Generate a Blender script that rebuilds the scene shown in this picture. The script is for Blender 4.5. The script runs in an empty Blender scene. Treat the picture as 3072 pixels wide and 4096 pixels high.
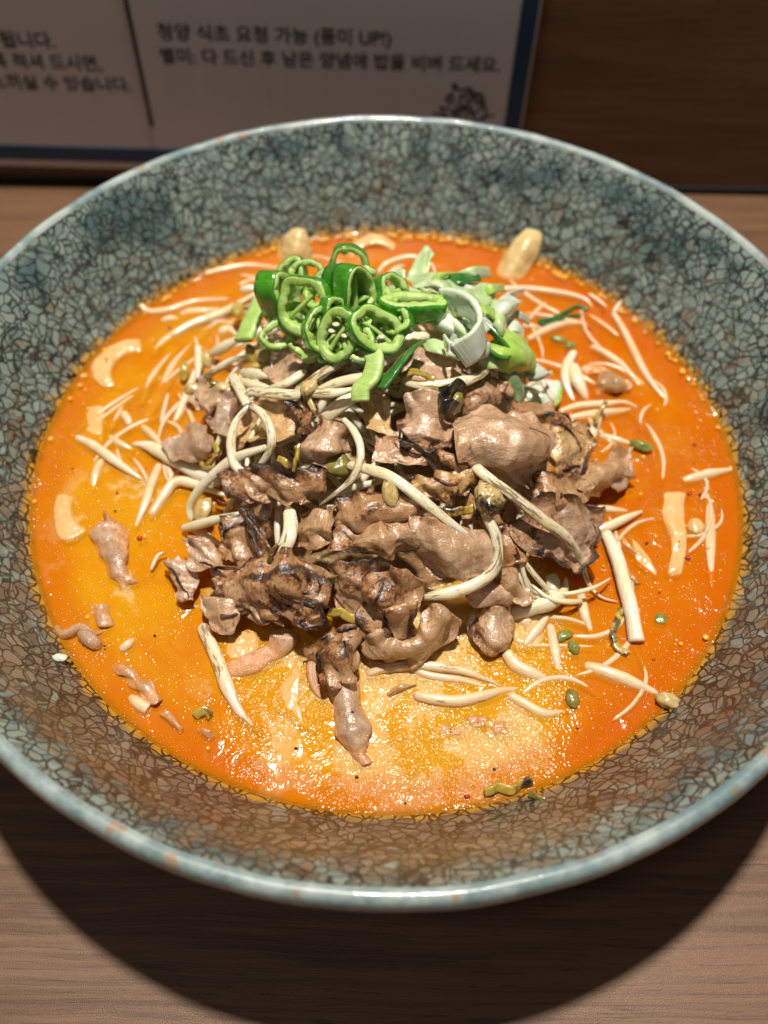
import bpy, math, random
import numpy as np
from mathutils import Vector, Matrix, noise as mn

SC = bpy.context.scene
COL = SC.collection
SC.unit_settings.scale_length = 0.125          # one unit = one rim radius = 12.5 cm

# ---------------------------------------------------------------- camera, light
RIM = 0.55                                      # rim height over the table
SOUP = RIM - 0.240                              # broth level
CAM = np.array([-0.00563426, -1.26915509, 1.43839869 + RIM])
CR = np.array([0.99987689, 0.01302554, 0.00874843])
CU = np.array([-0.01569076, 0.82975003, 0.55791458])
CF = np.array([0.0, 0.557984, -0.829852])
cd = bpy.data.cameras.new('camera')
cam = bpy.data.objects.new('camera', cd)
COL.objects.link(cam)
cd.sensor_fit = 'VERTICAL'
cd.sensor_height = 24.0
cd.sensor_width = 18.0
cd.lens = 24.0 * 3600.5 / 4096
cd.clip_start = 0.01
cd.clip_end = 200
M = Matrix(((CR[0], CU[0], -CF[0], CAM[0]), (CR[1], CU[1], -CF[1], CAM[1]), (CR[2], CU[2], -CF[2], CAM[2]), (0, 0, 0, 1)))
cam.matrix_world = M
cd.dof.use_dof = True
cd.dof.focus_distance = 1.74
cd.dof.aperture_fstop = 0.66
SC.camera = cam

w = bpy.data.worlds.new('World')
SC.world = w
w.use_nodes = True
bg = w.node_tree.nodes['Background']
bg.inputs[0].default_value = (1.0, 0.93, 0.86, 1)
bg.inputs[1].default_value = 0.064

ld = bpy.data.lights.new('ceiling_spot', 'AREA')
ld.shape = 'DISK'
ld.size = 0.42
ld.energy = 1150
ld.color = (1.0, 0.93, 0.84)
lamp = bpy.data.objects.new('ceiling_spot', ld)
COL.objects.link(lamp)
lamp.location = (0.12, 1.30, RIM + 8.6)
lamp.rotation_euler = (Vector((0, 0, RIM)) - lamp.location).to_track_quat('-Z', 'Y').to_euler()

l2 = bpy.data.lights.new('room_lamp', 'AREA')  # added fill light, lifts camera-facing sides and gives extra glints
l2.shape = 'DISK'
l2.size = 0.8
l2.energy = 34
l2.color = (1.0, 0.92, 0.82)
lamp2 = bpy.data.objects.new('room_lamp', l2)
COL.objects.link(lamp2)
lamp2.location = (-2.2, -2.4, RIM + 7.5)
lamp2.rotation_euler = (Vector((0, 0, RIM)) - lamp2.location).to_track_quat('-Z', 'Y').to_euler()

SC.view_settings.view_transform = 'Standard'
SC.view_settings.look = 'None'
SC.view_settings.exposure = 0
SC.view_settings.gamma = 1
SC.cycles.max_bounces = 8
SC.cycles.sample_clamp_indirect = 4

# ---------------------------------------------------------------- helpers
def ray(fx, fy):
    d = CF + CR * (fx - 1536) / 3600.5 - CU * (fy - 2048) / 3600.5
    return d

def mound(x, y):
    """height of the heap of toppings over the broth"""
    r = math.sqrt(((x - 0.02) / 0.53) ** 2 + ((y - 0.06) / 0.56) ** 2)
    if r >= 1: return 0.0
    return 0.20 * (1 - r ** 2.2) ** 1.1

CROPS = {'A': (900, 900, .8439), 'B': (650, 1500, .66305), 'C': (1550, 1400, .66305), 'D': (0, 1100, .60277),
         'E': (1000, 2400, .7836), 'G': (2200, 1100, .72305), 'H': (0, 2400, .5425), 'I': (2172, 2400, .5425),
         'J': (560, 1000, .36166), 'K': (1000, 2100, .48222), 'L': (1100, 1450, .48222), 'M': (1900, 1000, .48222),
         'F': (0, 0, 1.0), 'V': (0, 0, 1.8517)}

def at(crop, x, y, h, heap=True):
    """point h above the heap (or above the broth) that is seen at a spot of the photograph"""
    ox, oy, s = CROPS[crop]
    d = ray(ox + x * s, oy + y * s)
    z = SOUP + h
    for _ in range(40):
        p = CAM + d * ((z - CAM[2]) / d[2])
        zt = SOUP + h + (mound(p[0], p[1]) if heap else 0)
        z += 0.5 * (zt - z)
    return CAM + d * ((z - CAM[2]) / d[2])

def on_plane_y(fx, fy, Y):
    d = ray(fx, fy)
    return CAM + d * ((Y - CAM[1]) / d[1])

def catmull(P, n):
    """n points evenly by arc along a Catmull-Rom curve through P (k,3)"""
    P = np.asarray(P, float)
    k = len(P)
    if k == 2:
        t = np.linspace(0, 1, n)[:, None]
        return P[0] * (1 - t) + P[1] * t
    Q = np.vstack([2 * P[0] - P[1], P, 2 * P[-1] - P[-2]])
    out = []
    for i in range(k - 1):
        t = np.linspace(0, 1, 16, endpoint=False)[:, None]
        a, b, c, d = Q[i], Q[i + 1], Q[i + 2], Q[i + 3]
        out.append(0.5 * (2 * b + (c - a) * t + (2 * a - 5 * b + 4 * c - d) * t ** 2 + (3 * b - a - 3 * c + d) * t ** 3))
    out.append(P[-1:])
    C = np.vstack(out)
    L = np.concatenate([[0], np.cumsum(np.linalg.norm(np.diff(C, axis=0), axis=1))])
    s = np.linspace(0, L[-1], n)
    return np.stack([np.interp(s, L, C[:, j]) for j in range(3)], 1)

def nz(p, sc, seed=0.0):
    return mn.noise(Vector((p[0] * sc + seed * 3.1, p[1] * sc - seed * 1.7, p[2] * sc + seed * 2.3)))

def fb(p, sc, seed=0.0, o=3):
    return mn.fractal(Vector((p[0] * sc + seed * 3.1, p[1] * sc - seed * 1.7, p[2] * sc + seed * 2.3)), 0.9, 2.0, o)

def tag(o, label=None, cat=None, group=None, kind=None):
    for k, v in (('label', label), ('category', cat), ('group', group), ('kind', kind)):
        if v: o[k] = v
    return o

def build(name, V, F, mat, parent=None, attrs=None, uv=None, smooth=True, center=True):
    V = np.asarray(V, float)
    c = V.mean(0) if center else np.zeros(3)
    if center: c[2] = V[:, 2].min()
    me = bpy.data.meshes.new(name)
    me.from_pydata((V - c).tolist(), [], [tuple(int(i) for i in f) for f in F])
    if smooth: me.polygons.foreach_set('use_smooth', [True] * len(me.polygons))
    for an, av in (attrs or {}).items():
        a = me.attributes.new(an, 'FLOAT', 'POINT')
        a.data.foreach_set('value', np.asarray(av, float))
    if uv is not None:
        ul = me.uv_layers.new(name='flow')
        vi = np.empty(len(me.loops), int)
        me.loops.foreach_get('vertex_index', vi)
        ul.data.foreach_set('uv', np.asarray(uv, float)[vi].ravel())
    me.materials.append(mat)
    me.update()
    o = bpy.data.objects.new(name, me)
    COL.objects.link(o)
    if parent is not None:
        o.parent = parent
        o.location = Vector(c) - Vector(parent['_c'])
    else:
        o.location = c
    o['_c'] = tuple(float(q) for q in c)
    return o

def empty(name, loc):
    o = bpy.data.objects.new(name, None)
    COL.objects.link(o)
    o.location = loc
    o['_c'] = tuple(float(q) for q in loc)
    return o

def lathe(prof, n=192):
    V, F = [], []
    for r, z in prof:
        for i in range(n):
            a = 2 * math.pi * i / n
            V.append((r * math.cos(a), r * math.sin(a), z))
    for j in range(len(prof) - 1):
        for i in range(n):
            k = (i + 1) % n
            F.append((j * n + i, j * n + k, (j + 1) * n + k, (j + 1) * n + i))
    return V, F

# ---------------------------------------------------------------- node helpers
class NT:
    def __init__(self, name):
        self.m = bpy.data.materials.new(name)
        self.m.use_nodes = True
        self.t = self.m.node_tree
        self.b = self.t.nodes['Principled BSDF']
    def n(self, typ, **kw):
        x = self.t.nodes.new(typ)
        ins = kw.pop('ins', {})
        for k, v in kw.items(): setattr(x, k, v)
        for k, v in ins.items(): self.put(x.inputs[k], v)
        return x
    def put(self, sock, v):
        if isinstance(v, bpy.types.NodeSocket): self.t.links.new(v, sock)
        elif isinstance(v, tuple) and len(v) == 3 and sock.type == 'RGBA': sock.default_value = (*v, 1)
        else: sock.default_value = v
    def math(self, op, a, b=None, c=None, clamp=False):
        x = self.n('ShaderNodeMath', operation=op, use_clamp=clamp)
        self.put(x.inputs[0], a)
        if b is not None: self.put(x.inputs[1], b)
        if c is not None: self.put(x.inputs[2], c)
        return x.outputs[0]
    def ramp(self, v, lo, hi, a=0.0, b=1.0):
        x = self.n('ShaderNodeMapRange', interpolation_type='SMOOTHSTEP', clamp=True)
        for i, q in enumerate((v, lo, hi, a, b)): self.put(x.inputs[i], q)
        return x.outputs[0]
    def mix(self, f, a, b, mode='MIX'):
        x = self.n('ShaderNodeMix', data_type='RGBA', blend_type=mode)
        self.put(x.inputs[0], f); self.put(x.inputs[6], a); self.put(x.inputs[7], b)
        return x.outputs[2]
    def noise(self, vec, scale, detail=3, rough=0.55, dist=0.0, out=0):
        x = self.n('ShaderNodeTexNoise', ins={'Scale': scale, 'Detail': detail, 'Roughness': rough, 'Distortion': dist})
        if vec is not None: self.put(x.inputs['Vector'], vec)
        return x.outputs[out]
    def vor(self, vec, scale, feature='F1', rnd=1.0, out=0):
        x = self.n('ShaderNodeTexVoronoi', feature=feature, ins={'Scale': scale, 'Randomness': rnd})
        self.put(x.inputs['Vector'], vec)
        return x.outputs[out]
    def map(self, vec, scale=(1, 1, 1), loc=(0, 0, 0), rot=(0, 0, 0)):
        x = self.n('ShaderNodeMapping')
        self.put(x.inputs[0], vec)
        x.inputs['Location'].default_value = loc
        x.inputs['Rotation'].default_value = rot
        x.inputs['Scale'].default_value = scale
        return x.outputs[0]
    def drops(self, vec, scale, rad):
        """little round beads standing on a surface, as a height 0..1"""
        q = self.math('DIVIDE', self.vor(vec, scale), rad)
        return self.math('SQRT', self.math('MAXIMUM', 0.0, self.math('SUBTRACT', 1.0, self.math('MULTIPLY', q, q))))
    def attr(self, name):
        return self.n('ShaderNodeAttribute', attribute_name=name).outputs['Fac']
    def obj(self): return self.n('ShaderNodeTexCoord').outputs['Object']
    def pos(self): return self.n('ShaderNodeNewGeometry').outputs['Position']
    def uv(self): return self.n('ShaderNodeUVMap', uv_map='flow').outputs[0]
    def xyz(self, vec):
        x = self.n('ShaderNodeSeparateXYZ'); self.put(x.inputs[0], vec); return x.outputs
    def bump(self, h, strength=0.3, dist=0.01, normal=None):
        x = self.n('ShaderNodeBump', ins={'Strength': strength, 'Distance': dist})
        self.put(x.inputs['Height'], h)
        if normal is not None: self.put(x.inputs['Normal'], normal)
        return x.outputs[0]
    def set(self, **kw):
        names = {'col': 'Base Color', 'rough': 'Roughness', 'nor': 'Normal', 'spec': 'Specular IOR Level', 'coat': 'Coat Weight',
                 'coat_rough': 'Coat Roughness', 'sss': 'Subsurface Weight', 'sss_r': 'Subsurface Radius', 'sss_s': 'Subsurface Scale',
                 'metal': 'Metallic', 'trans': 'Transmission Weight', 'coat_nor': 'Coat Normal', 'ior': 'IOR'}
        for k, v in kw.items(): self.put(self.b.inputs[names[k]], v)
        return self.m
    def film(self, col, h0=0.001, h1=0.016, amount=0.85):
        """orange broth clinging to whatever sits at the broth level"""
        z = self.xyz(self.pos())[2]
        nse = self.math('MULTIPLY', self.math('SUBTRACT', self.noise(self.pos(), 35, 2), 0.5), 0.012)
        f = self.ramp(self.math('SUBTRACT', self.math('ADD', z, nse), SOUP), h0, h1, amount, 0.0)
        return self.mix(f, col, (0.74, 0.26, 0.016))
# ---------------------------------------------------------------- materials of the setting
def wood_mat(name, a, b, gloss=0.45, dark=False):
    t = NT(name)
    p = t.obj()
    if dark: p = t.map(p, rot=(math.radians(90), 0, 0))
    warp = t.noise(t.map(p, (1.2, 4, 1)), 1.5, 2)
    q = t.n('ShaderNodeVectorMath', operation='ADD')
    t.put(q.inputs[0], p)
    cx = t.n('ShaderNodeCombineXYZ'); t.put(cx.inputs[1], t.math('MULTIPLY', warp, 0.05)); t.put(q.inputs[1], cx.outputs[0])
    g1 = t.noise(t.map(q.outputs[0], (3.0, 90, 30)), 1.0, 4, 0.6)
    g2 = t.noise(t.map(q.outputs[0], (7.0, 210, 60), rot=(0, 0, 0.02)), 1.0, 2, 0.6)
    g3 = t.noise(t.map(q.outputs[0], (0.8, 7, 3)), 1.0, 3)
    f = t.math('ADD', t.math('MULTIPLY', g1, 0.6), t.math('MULTIPLY', g3, 0.5))
    c = t.mix(t.ramp(f, 0.38, 0.72), a, b)
    pore = t.ramp(g2, 0.60, 0.72)
    c = t.mix(t.math('MULTIPLY', pore, 0.8), c, tuple(x * 0.42 for x in a))
    speck = t.noise(p, 420, 1)
    h = t.math('ADD', t.math('MULTIPLY', g2, -0.6), t.math('MULTIPLY', speck, 0.7))
    return t.set(col=c, rough=t.ramp(speck, 0.3, 0.8, gloss - 0.1, gloss + 0.2), nor=t.bump(h, 0.35, 0.004), spec=0.4)

m_table = wood_mat('table_wood', (0.104, 0.052, 0.026), (0.205, 0.108, 0.057))
m_wall = wood_mat('wall_wood', (0.120, 0.058, 0.025), (0.21, 0.105, 0.050), 0.5, True)

# table and back wall
def box(x0, x1, y0, y1, z0, z1):
    V = [(x, y, z) for z in (z0, z1) for y in (y0, y1) for x in (x0, x1)]
    F = [(0, 2, 3, 1), (4, 5, 7, 6), (0, 1, 5, 4), (1, 3, 7, 5), (3, 2, 6, 7), (2, 0, 4, 6)]
    return V, F

def slab(name, x0, x1, y0, y1, z0, z1, mat, bev=0.006, parent=None):
    V, F = box(x0, x1, y0, y1, z0, z1)
    o = build(name, V, F, mat, parent, smooth=False)
    if bev:
        b = o.modifiers.new('bevel', 'BEVEL'); b.width = bev; b.segments = 2
    return o

table = slab('table', -3.2, 3.2, -2.6, 1.435, -0.25, 0.0, m_table, 0.01)
tag(table, 'brown wooden table top with fine straight grain under the bowl', 'table')
wall = slab('wall', -4.0, 4.0, 1.45, 1.75, -1.2, 1.25, m_wall, 0.01)
tag(wall, kind='structure')
# added dark strip standing in for the shadow where wall meets table
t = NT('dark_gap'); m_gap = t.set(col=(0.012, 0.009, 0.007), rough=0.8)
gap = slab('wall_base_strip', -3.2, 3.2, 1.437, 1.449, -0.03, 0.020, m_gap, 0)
tag(gap, kind='structure')

# ---------------------------------------------------------------- printed sign on the wall
SY = 1.41
t = NT('sign_paper'); m_paper = t.set(col=t.mix(t.noise(t.obj(), 3, 2), (0.60, 0.58, 0.61), (0.66, 0.64, 0.66)), rough=0.42)
t = NT('sign_navy'); m_navy = t.set(col=(0.011, 0.048, 0.110), rough=0.45)
t = NT('sign_ink'); m_ink = t.set(col=(0.035, 0.03, 0.03), rough=0.6)
pr0 = on_plane_y(2167, 0, SY); pr1 = on_plane_y(2083, 510, SY)
pb0 = on_plane_y(0, 683, SY); pb1 = on_plane_y(600, 695, SY)
ang = -math.radians(0.75)
ex = np.array([math.cos(ang), 0, math.sin(ang)]); ez = np.array([-math.sin(ang), 0, math.cos(ang)])
xr = 0.421; zb = -0.486 + RIM
org = np.array([xr, SY, zb])                     # lower right corner of the board
def loc2(P):                                     # world point to board coordinates
    d = np.array(P) - org
    return d @ ex, d @ ez
sign = empty('wall_sign', org)
tag(sign, 'white instruction board with navy border and Korean text behind the bowl', 'sign')
def board_piece(name, u0, u1, v0, v1, y0, y1, mat, bev=0.0):
    V = []
    for z in (v0, v1):
        for y in (y0, y1):
            for x in (u0, u1): V.append(org + ex * x + ez * z + np.array([0, y, 0]))
    F = [(0, 2, 3, 1), (4, 5, 7, 6), (0, 1, 5, 4), (1, 3, 7, 5), (3, 2, 6, 7), (2, 0, 4, 6)]
    o = build(name, V, F, mat, sign, smooth=False)
    if bev:
        b = o.modifiers.new('bevel', 'BEVEL'); b.width = bev; b.segments = 2
    return o
u_in, _ = loc2(on_plane_y(2055, 200, SY)); u_out, _ = loc2(on_plane_y(2128, 200, SY))
_, v_in = loc2(on_plane_y(300, 586, SY)); _, v_out = loc2(on_plane_y(300, 642, SY))
board_piece('board', -2.3, 0, 0, 1.15, 0, 0.03, m_paper, 0.003)
board_piece('border', u_in + 0.004, u_out, v_out, 1.11, -0.004, -0.0005, m_navy)
board_piece('border', -2.26, u_in + 0.0035, v_out, v_in, -0.004, -0.0005, m_navy)
d0 = loc2(on_plane_y(520, 0, SY)); d1 = loc2(on_plane_y(609, 505, SY))
board_piece('divider_line', d1[0] - 0.006, d1[0] + 0.006, d1[1], 0.95, -0.004, -0.0005, m_ink)
def text_line(s, fx0, fy0, fx1, fy1, hscale=1.0, anchor='LEFT'):
    a = loc2(on_plane_y(fx0, fy0, SY)); b = loc2(on_plane_y(fx1, fy1, SY))
    c = bpy.data.curves.new('lettering', 'FONT')
    c.body = s
    c.offset = 0.016
    c.align_x = 'LEFT'
    o = bpy.data.objects.new('lettering', c)
    COL.objects.link(o)
    bpy.context.view_layer.update()
    dim = o.dimensions.x
    k = (b[0] - a[0]) / dim
    c.materials.append(m_ink)
    P = ex * a[0] + ez * a[1] + np.array([0, -0.003, 0])
    M_ = Matrix.Translation(Vector(P)) @ Matrix.Rotation(-ang, 4, 'Y') @ Matrix.Rotation(math.pi / 2, 4, 'X') @ Matrix.Diagonal((k, k * hscale, k, 1))
    bpy.context.view_layer.update()
    me = bpy.data.meshes.new_from_object(o)
    bpy.data.objects.remove(o)
    o = bpy.data.objects.new('lettering', me)
    COL.objects.link(o)
    o.parent = sign
    o.matrix_local = M_
    return o
text_line('청양 식초 요청 가능 (풍미 UP!)', 632, 152, 1562, 168)
text_line('별미: 다 드신 후 남은 양념에 밥을 비벼 드세요.', 642, 246, 1994, 274)
text_line('됩니다.', 6, 183, 222, 186)
text_line('콕 적셔 드시면,', -28, 266, 408, 275)
text_line('느끼실 수 있습니다.', -32, 348, 525, 357)
# emblem: lotus of outlined petals with a scroll of leaves over it, drawn as flat printed strokes
def strokes(name, polys, wd, parent):
    V, F = [], []
    for P in polys:
        C = catmull([(x, 0, z) for x, z in P], max(10, 6 * len(P)))[:, [0, 2]]
        T = np.gradient(C, axis=0); T /= np.linalg.norm(T, axis=1)[:, None] + 1e-9
        N = np.stack([-T[:, 1], T[:, 0]], 1)
        b = len(V)
        for c, n in zip(C, N):
            for s in (-1, 1):
                q = c + n * s * wd
                V.append(org + ex * q[0] + ez * q[1] + np.array([0, -0.003, 0]))
        for i in range(len(C) - 1): F.append((b + 2 * i, b + 2 * i + 1, b + 2 * i + 3, b + 2 * i + 2))
    return build(name, V, F, m_ink, parent, smooth=False)
def Z(x, y):                                      # spot of the 1600,250 zoom (550/1659)
    return loc2(on_plane_y(1600 + x * .33153, 250 + y * .33153, SY))
em = []
for pts in ([(770, 520), (800, 600), (800, 720), (765, 790), (730, 720), (735, 600), (770, 520)],
            [(770, 500), (690, 600), (660, 700)], [(770, 500), (850, 590), (900, 700)],
            [(640, 640), (690, 520), (745, 440)], [(880, 640), (850, 520), (800, 440)],
            [(480, 520), (540, 620), (640, 720)], [(500, 540), (590, 560), (660, 640)],
            [(1040, 540), (960, 560), (880, 640)], [(1040, 540), (1020, 640), (900, 720)],
            [(390, 620), (470, 620), (560, 680)], [(1140, 640), (1060, 640), (980, 700)],
            [(660, 250), (690, 300), (650, 320), (640, 270), (665, 250)], [(680, 320), (760, 330), (830, 300), (860, 340), (820, 380)],
            [(560, 470), (590, 400), (640, 360)], [(600, 500), (560, 430), (620, 390), (640, 450), (600, 500)],
            [(760, 420), (820, 360), (880, 370), (860, 430), (800, 440)], [(900, 500), (900, 420), (950, 370), (1000, 420), (1000, 500), (930, 510)],
            [(930, 480), (960, 430), (980, 480)], [(860, 340), (920, 380), (1000, 380)], [(1020, 520), (1010, 450)], [(700, 430), (740, 390), (770, 420)]):
    em.append([Z(*q) for q in pts])
strokes('emblem', em, 0.0035, sign)

# ---------------------------------------------------------------- bowl
def glaze_mat(name, lip=False):
    t = NT(name)
    p = t.obj()
    wv = t.n('ShaderNodeVectorMath', operation='MULTIPLY_ADD')
    nv = t.n('ShaderNodeTexNoise', ins={'Scale': 9.0, 'Detail': 2.0}); t.put(nv.inputs['Vector'], p)
    sv = t.n('ShaderNodeVectorMath', operation='SUBTRACT'); t.put(sv.inputs[0], nv.outputs['Color']); sv.inputs[1].default_value = (.5, .5, .5)
    t.put(wv.inputs[0], sv.outputs[0]); wv.inputs[1].default_value = (.045, .045, .045); t.put(wv.inputs[2], p)
    q = wv.outputs[0]
    nv2 = t.n('ShaderNodeTexNoise', ins={'Scale': 40.0, 'Detail': 1.0}); t.put(nv2.inputs['Vector'], p)
    sv2 = t.n('ShaderNodeVectorMath', operation='MULTIPLY_ADD'); t.put(sv2.inputs[0], nv2.outputs['Color']); sv2.inputs[1].default_value = (.016, .016, .016); t.put(sv2.inputs[2], q)
    q = sv2.outputs[0]
    x, y, z = t.xyz(p)
    r = t.math('SQRT', t.math('ADD', t.math('MULTIPLY', x, x), t.math('MULTIPLY', y, y)))
    e1 = t.vor(q, 40, 'DISTANCE_TO_EDGE', 1.0)
    e2 = t.vor(t.map(q, loc=(.37, .11, .7)), 19, 'DISTANCE_TO_EDGE', 1.0)
    wn = t.noise(p, 14, 2)
    l1 = t.ramp(e1, 0.035, t.math('ADD', 0.06, t.math('MULTIPLY', wn, 0.10)), 1, 0)
    l2 = t.ramp(e2, 0.012, t.math('ADD', 0.025, t.math('MULTIPLY', wn, 0.06)), 1, 0)
    line = t.math('MAXIMUM', l1, t.math('MULTIPLY', l2, 0.8))
    cell = t.n('ShaderNodeTexVoronoi', feature='F1', ins={'Scale': 40.0}); t.put(cell.inputs['Vector'], q)
    cc = t.xyz(cell.outputs['Color'])
    base = t.mix(cc[0], (0.160, 0.225, 0.205), (0.260, 0.325, 0.285))
    # blue pooled glaze blotches, mostly in a ring below the rim
    bl = t.noise(p, 5.5, 3, 0.6)
    ring = t.math('MULTIPLY', t.ramp(r, 0.86, 0.92), t.ramp(r, 0.955, 0.985, 1, 0))
    bmask = t.math('MULTIPLY', t.ramp(t.math('ADD', bl, t.math('MULTIPLY', ring, 0.16)), 0.58, 0.76), 0.85)
    base = t.mix(bmask, base, (0.055, 0.105, 0.115))
    # brown mottling, denser towards the near side and towards the broth
    br = t.math('ADD', t.math('MULTIPLY', t.noise(p, 18, 3, 0.7), 0.5), t.math('MULTIPLY', t.noise(p, 75, 3, 0.7), 0.5))
    area = t.math('ADD', t.math('MULTIPLY', t.ramp(y, -0.98, 0.45, 0.24, 0.02), 1.0), t.math('MULTIPLY', t.ramp(r, 0.95, 0.78, 0.0, 0.10), 1.0))
    area = t.math('SUBTRACT', area, t.math('MULTIPLY', t.ramp(r, 0.90, 0.99), 0.16))
    area = t.math('ADD', area, t.math('MULTIPLY', t.math('SUBTRACT', t.noise(p, 3.5, 2), 0.5), 0.22))
    bm = t.ramp(t.math('ADD', t.math('ADD', br, area), t.math('MULTIPLY', cc[1], 0.14)), 0.63, 0.80)
    base = t.mix(t.math('MULTIPLY', bm, 0.82), base, t.mix(cc[2], (0.105, 0.055, 0.028), (0.235, 0.150, 0.085)))
    lw = t.math('MULTIPLY', line, t.ramp(t.noise(p, 8, 2), 0.3, 0.6, 0.85, 1.0))
    if lip: lw = t.math('MULTIPLY', lw, 0.0)
    c = t.mix(t.math('MULTIPLY', lw, 0.95), base, (0.016, 0.014, 0.011))
    # broth stain just over the broth
    st = t.ramp(t.math('ADD', t.math('SUBTRACT', t.math('ADD', z, RIM * 0), SOUP), t.math('MULTIPLY', t.math('SUBTRACT', t.noise(p, 30, 3), 0.5), 0.05)), 0.004, 0.026, 0.75, 0.0)
    c = t.mix(st, c, t.mix(lw, (0.62, 0.32, 0.02), (0.03, 0.015, 0.0)))
    if lip:
        pl = t.mix(t.ramp(t.noise(p, 9, 4, 0.65), 0.35, 0.65), (0.40, 0.47, 0.445), (0.15, 0.225, 0.24))
        spot = t.ramp(t.noise(t.map(p, (1, 1, 1.0)), 17, 2), 0.63, 0.70)
        c = t.mix(t.math('MULTIPLY', spot, 0.7), pl, (0.34, 0.20, 0.09))
    h = t.math('MULTIPLY', lw, -1.0)
    h = t.math('ADD', h, t.math('MULTIPLY', t.noise(p, 60, 2), 0.35))
    n = t.bump(h, 0.35, 0.003)
    n2 = t.bump(t.noise(p, 70, 3), 0.25, 0.003)
    return t.set(col=c, rough=0.32, nor=n, spec=0.4, coat=0.5, coat_rough=0.09, coat_nor=n2)

m_glaze = glaze_mat('crackle_glaze')
m_lip = glaze_mat('rim_glaze', True)
bowl = empty('bowl', (0, 0, 0))
tag(bowl, 'large crackle glazed ceramic bowl in grey green and brown holding the soup', 'bowl')
prof_in = catmull([(0.0, 0, -0.50), (0.30, 0, -0.49), (0.58, 0, -0.42), (0.735, 0, -0.31), (0.8095, 0, -0.24), (0.875, 0, -0.155), (0.935, 0, -0.065), (0.982, 0, -0.004)], 70)[:, [0, 2]]
V, F = lathe([(r, z + RIM) for r, z in prof_in])
build('bowl_wall', V, F, m_glaze, bowl, center=False)
lipp = [(0.982, -0.004), (0.987, 0.0025), (0.994, 0.005), (1.002, 0.003), (1.008, -0.004), (1.012, -0.016), (1.013, -0.028), (1.011, -0.038), (1.004, -0.046), (0.990, -0.052)]
V, F = lathe([(r, z + RIM) for r, z in lipp], 256)
V = [(x * (1 + 0.0018 * nz((x, y, 0), 9, 3)), y * (1 + 0.0018 * nz((x, y, 0), 9, 3)), z + 0.0022 * nz((x, y, 0), 11, 7)) for x, y, z in V]
build('rim', V, F, m_lip, bowl, center=False)
prof_out = catmull([(0.990, 0, -0.052), (0.93, 0, -0.125), (0.80, 0, -0.25), (0.62, 0, -0.38), (0.47, 0, -0.455), (0.40, 0, -0.485)], 30)[:, [0, 2]]
V, F = lathe([(r, z + RIM) for r, z in prof_out])
build('outer_wall', V, [f[::-1] for f in F], m_lip, bowl, center=False)
V, F = lathe([(r, z) for r, z in [(0.40, RIM - 0.485), (0.405, 0.05), (0.40, 0.012), (0.385, 0.001), (0.36, 0.001), (0.345, 0.02), (0.33, 0.055), (0.0, 0.058)]])
build('foot_ring', V, F, m_lip, bowl, center=False)

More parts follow.
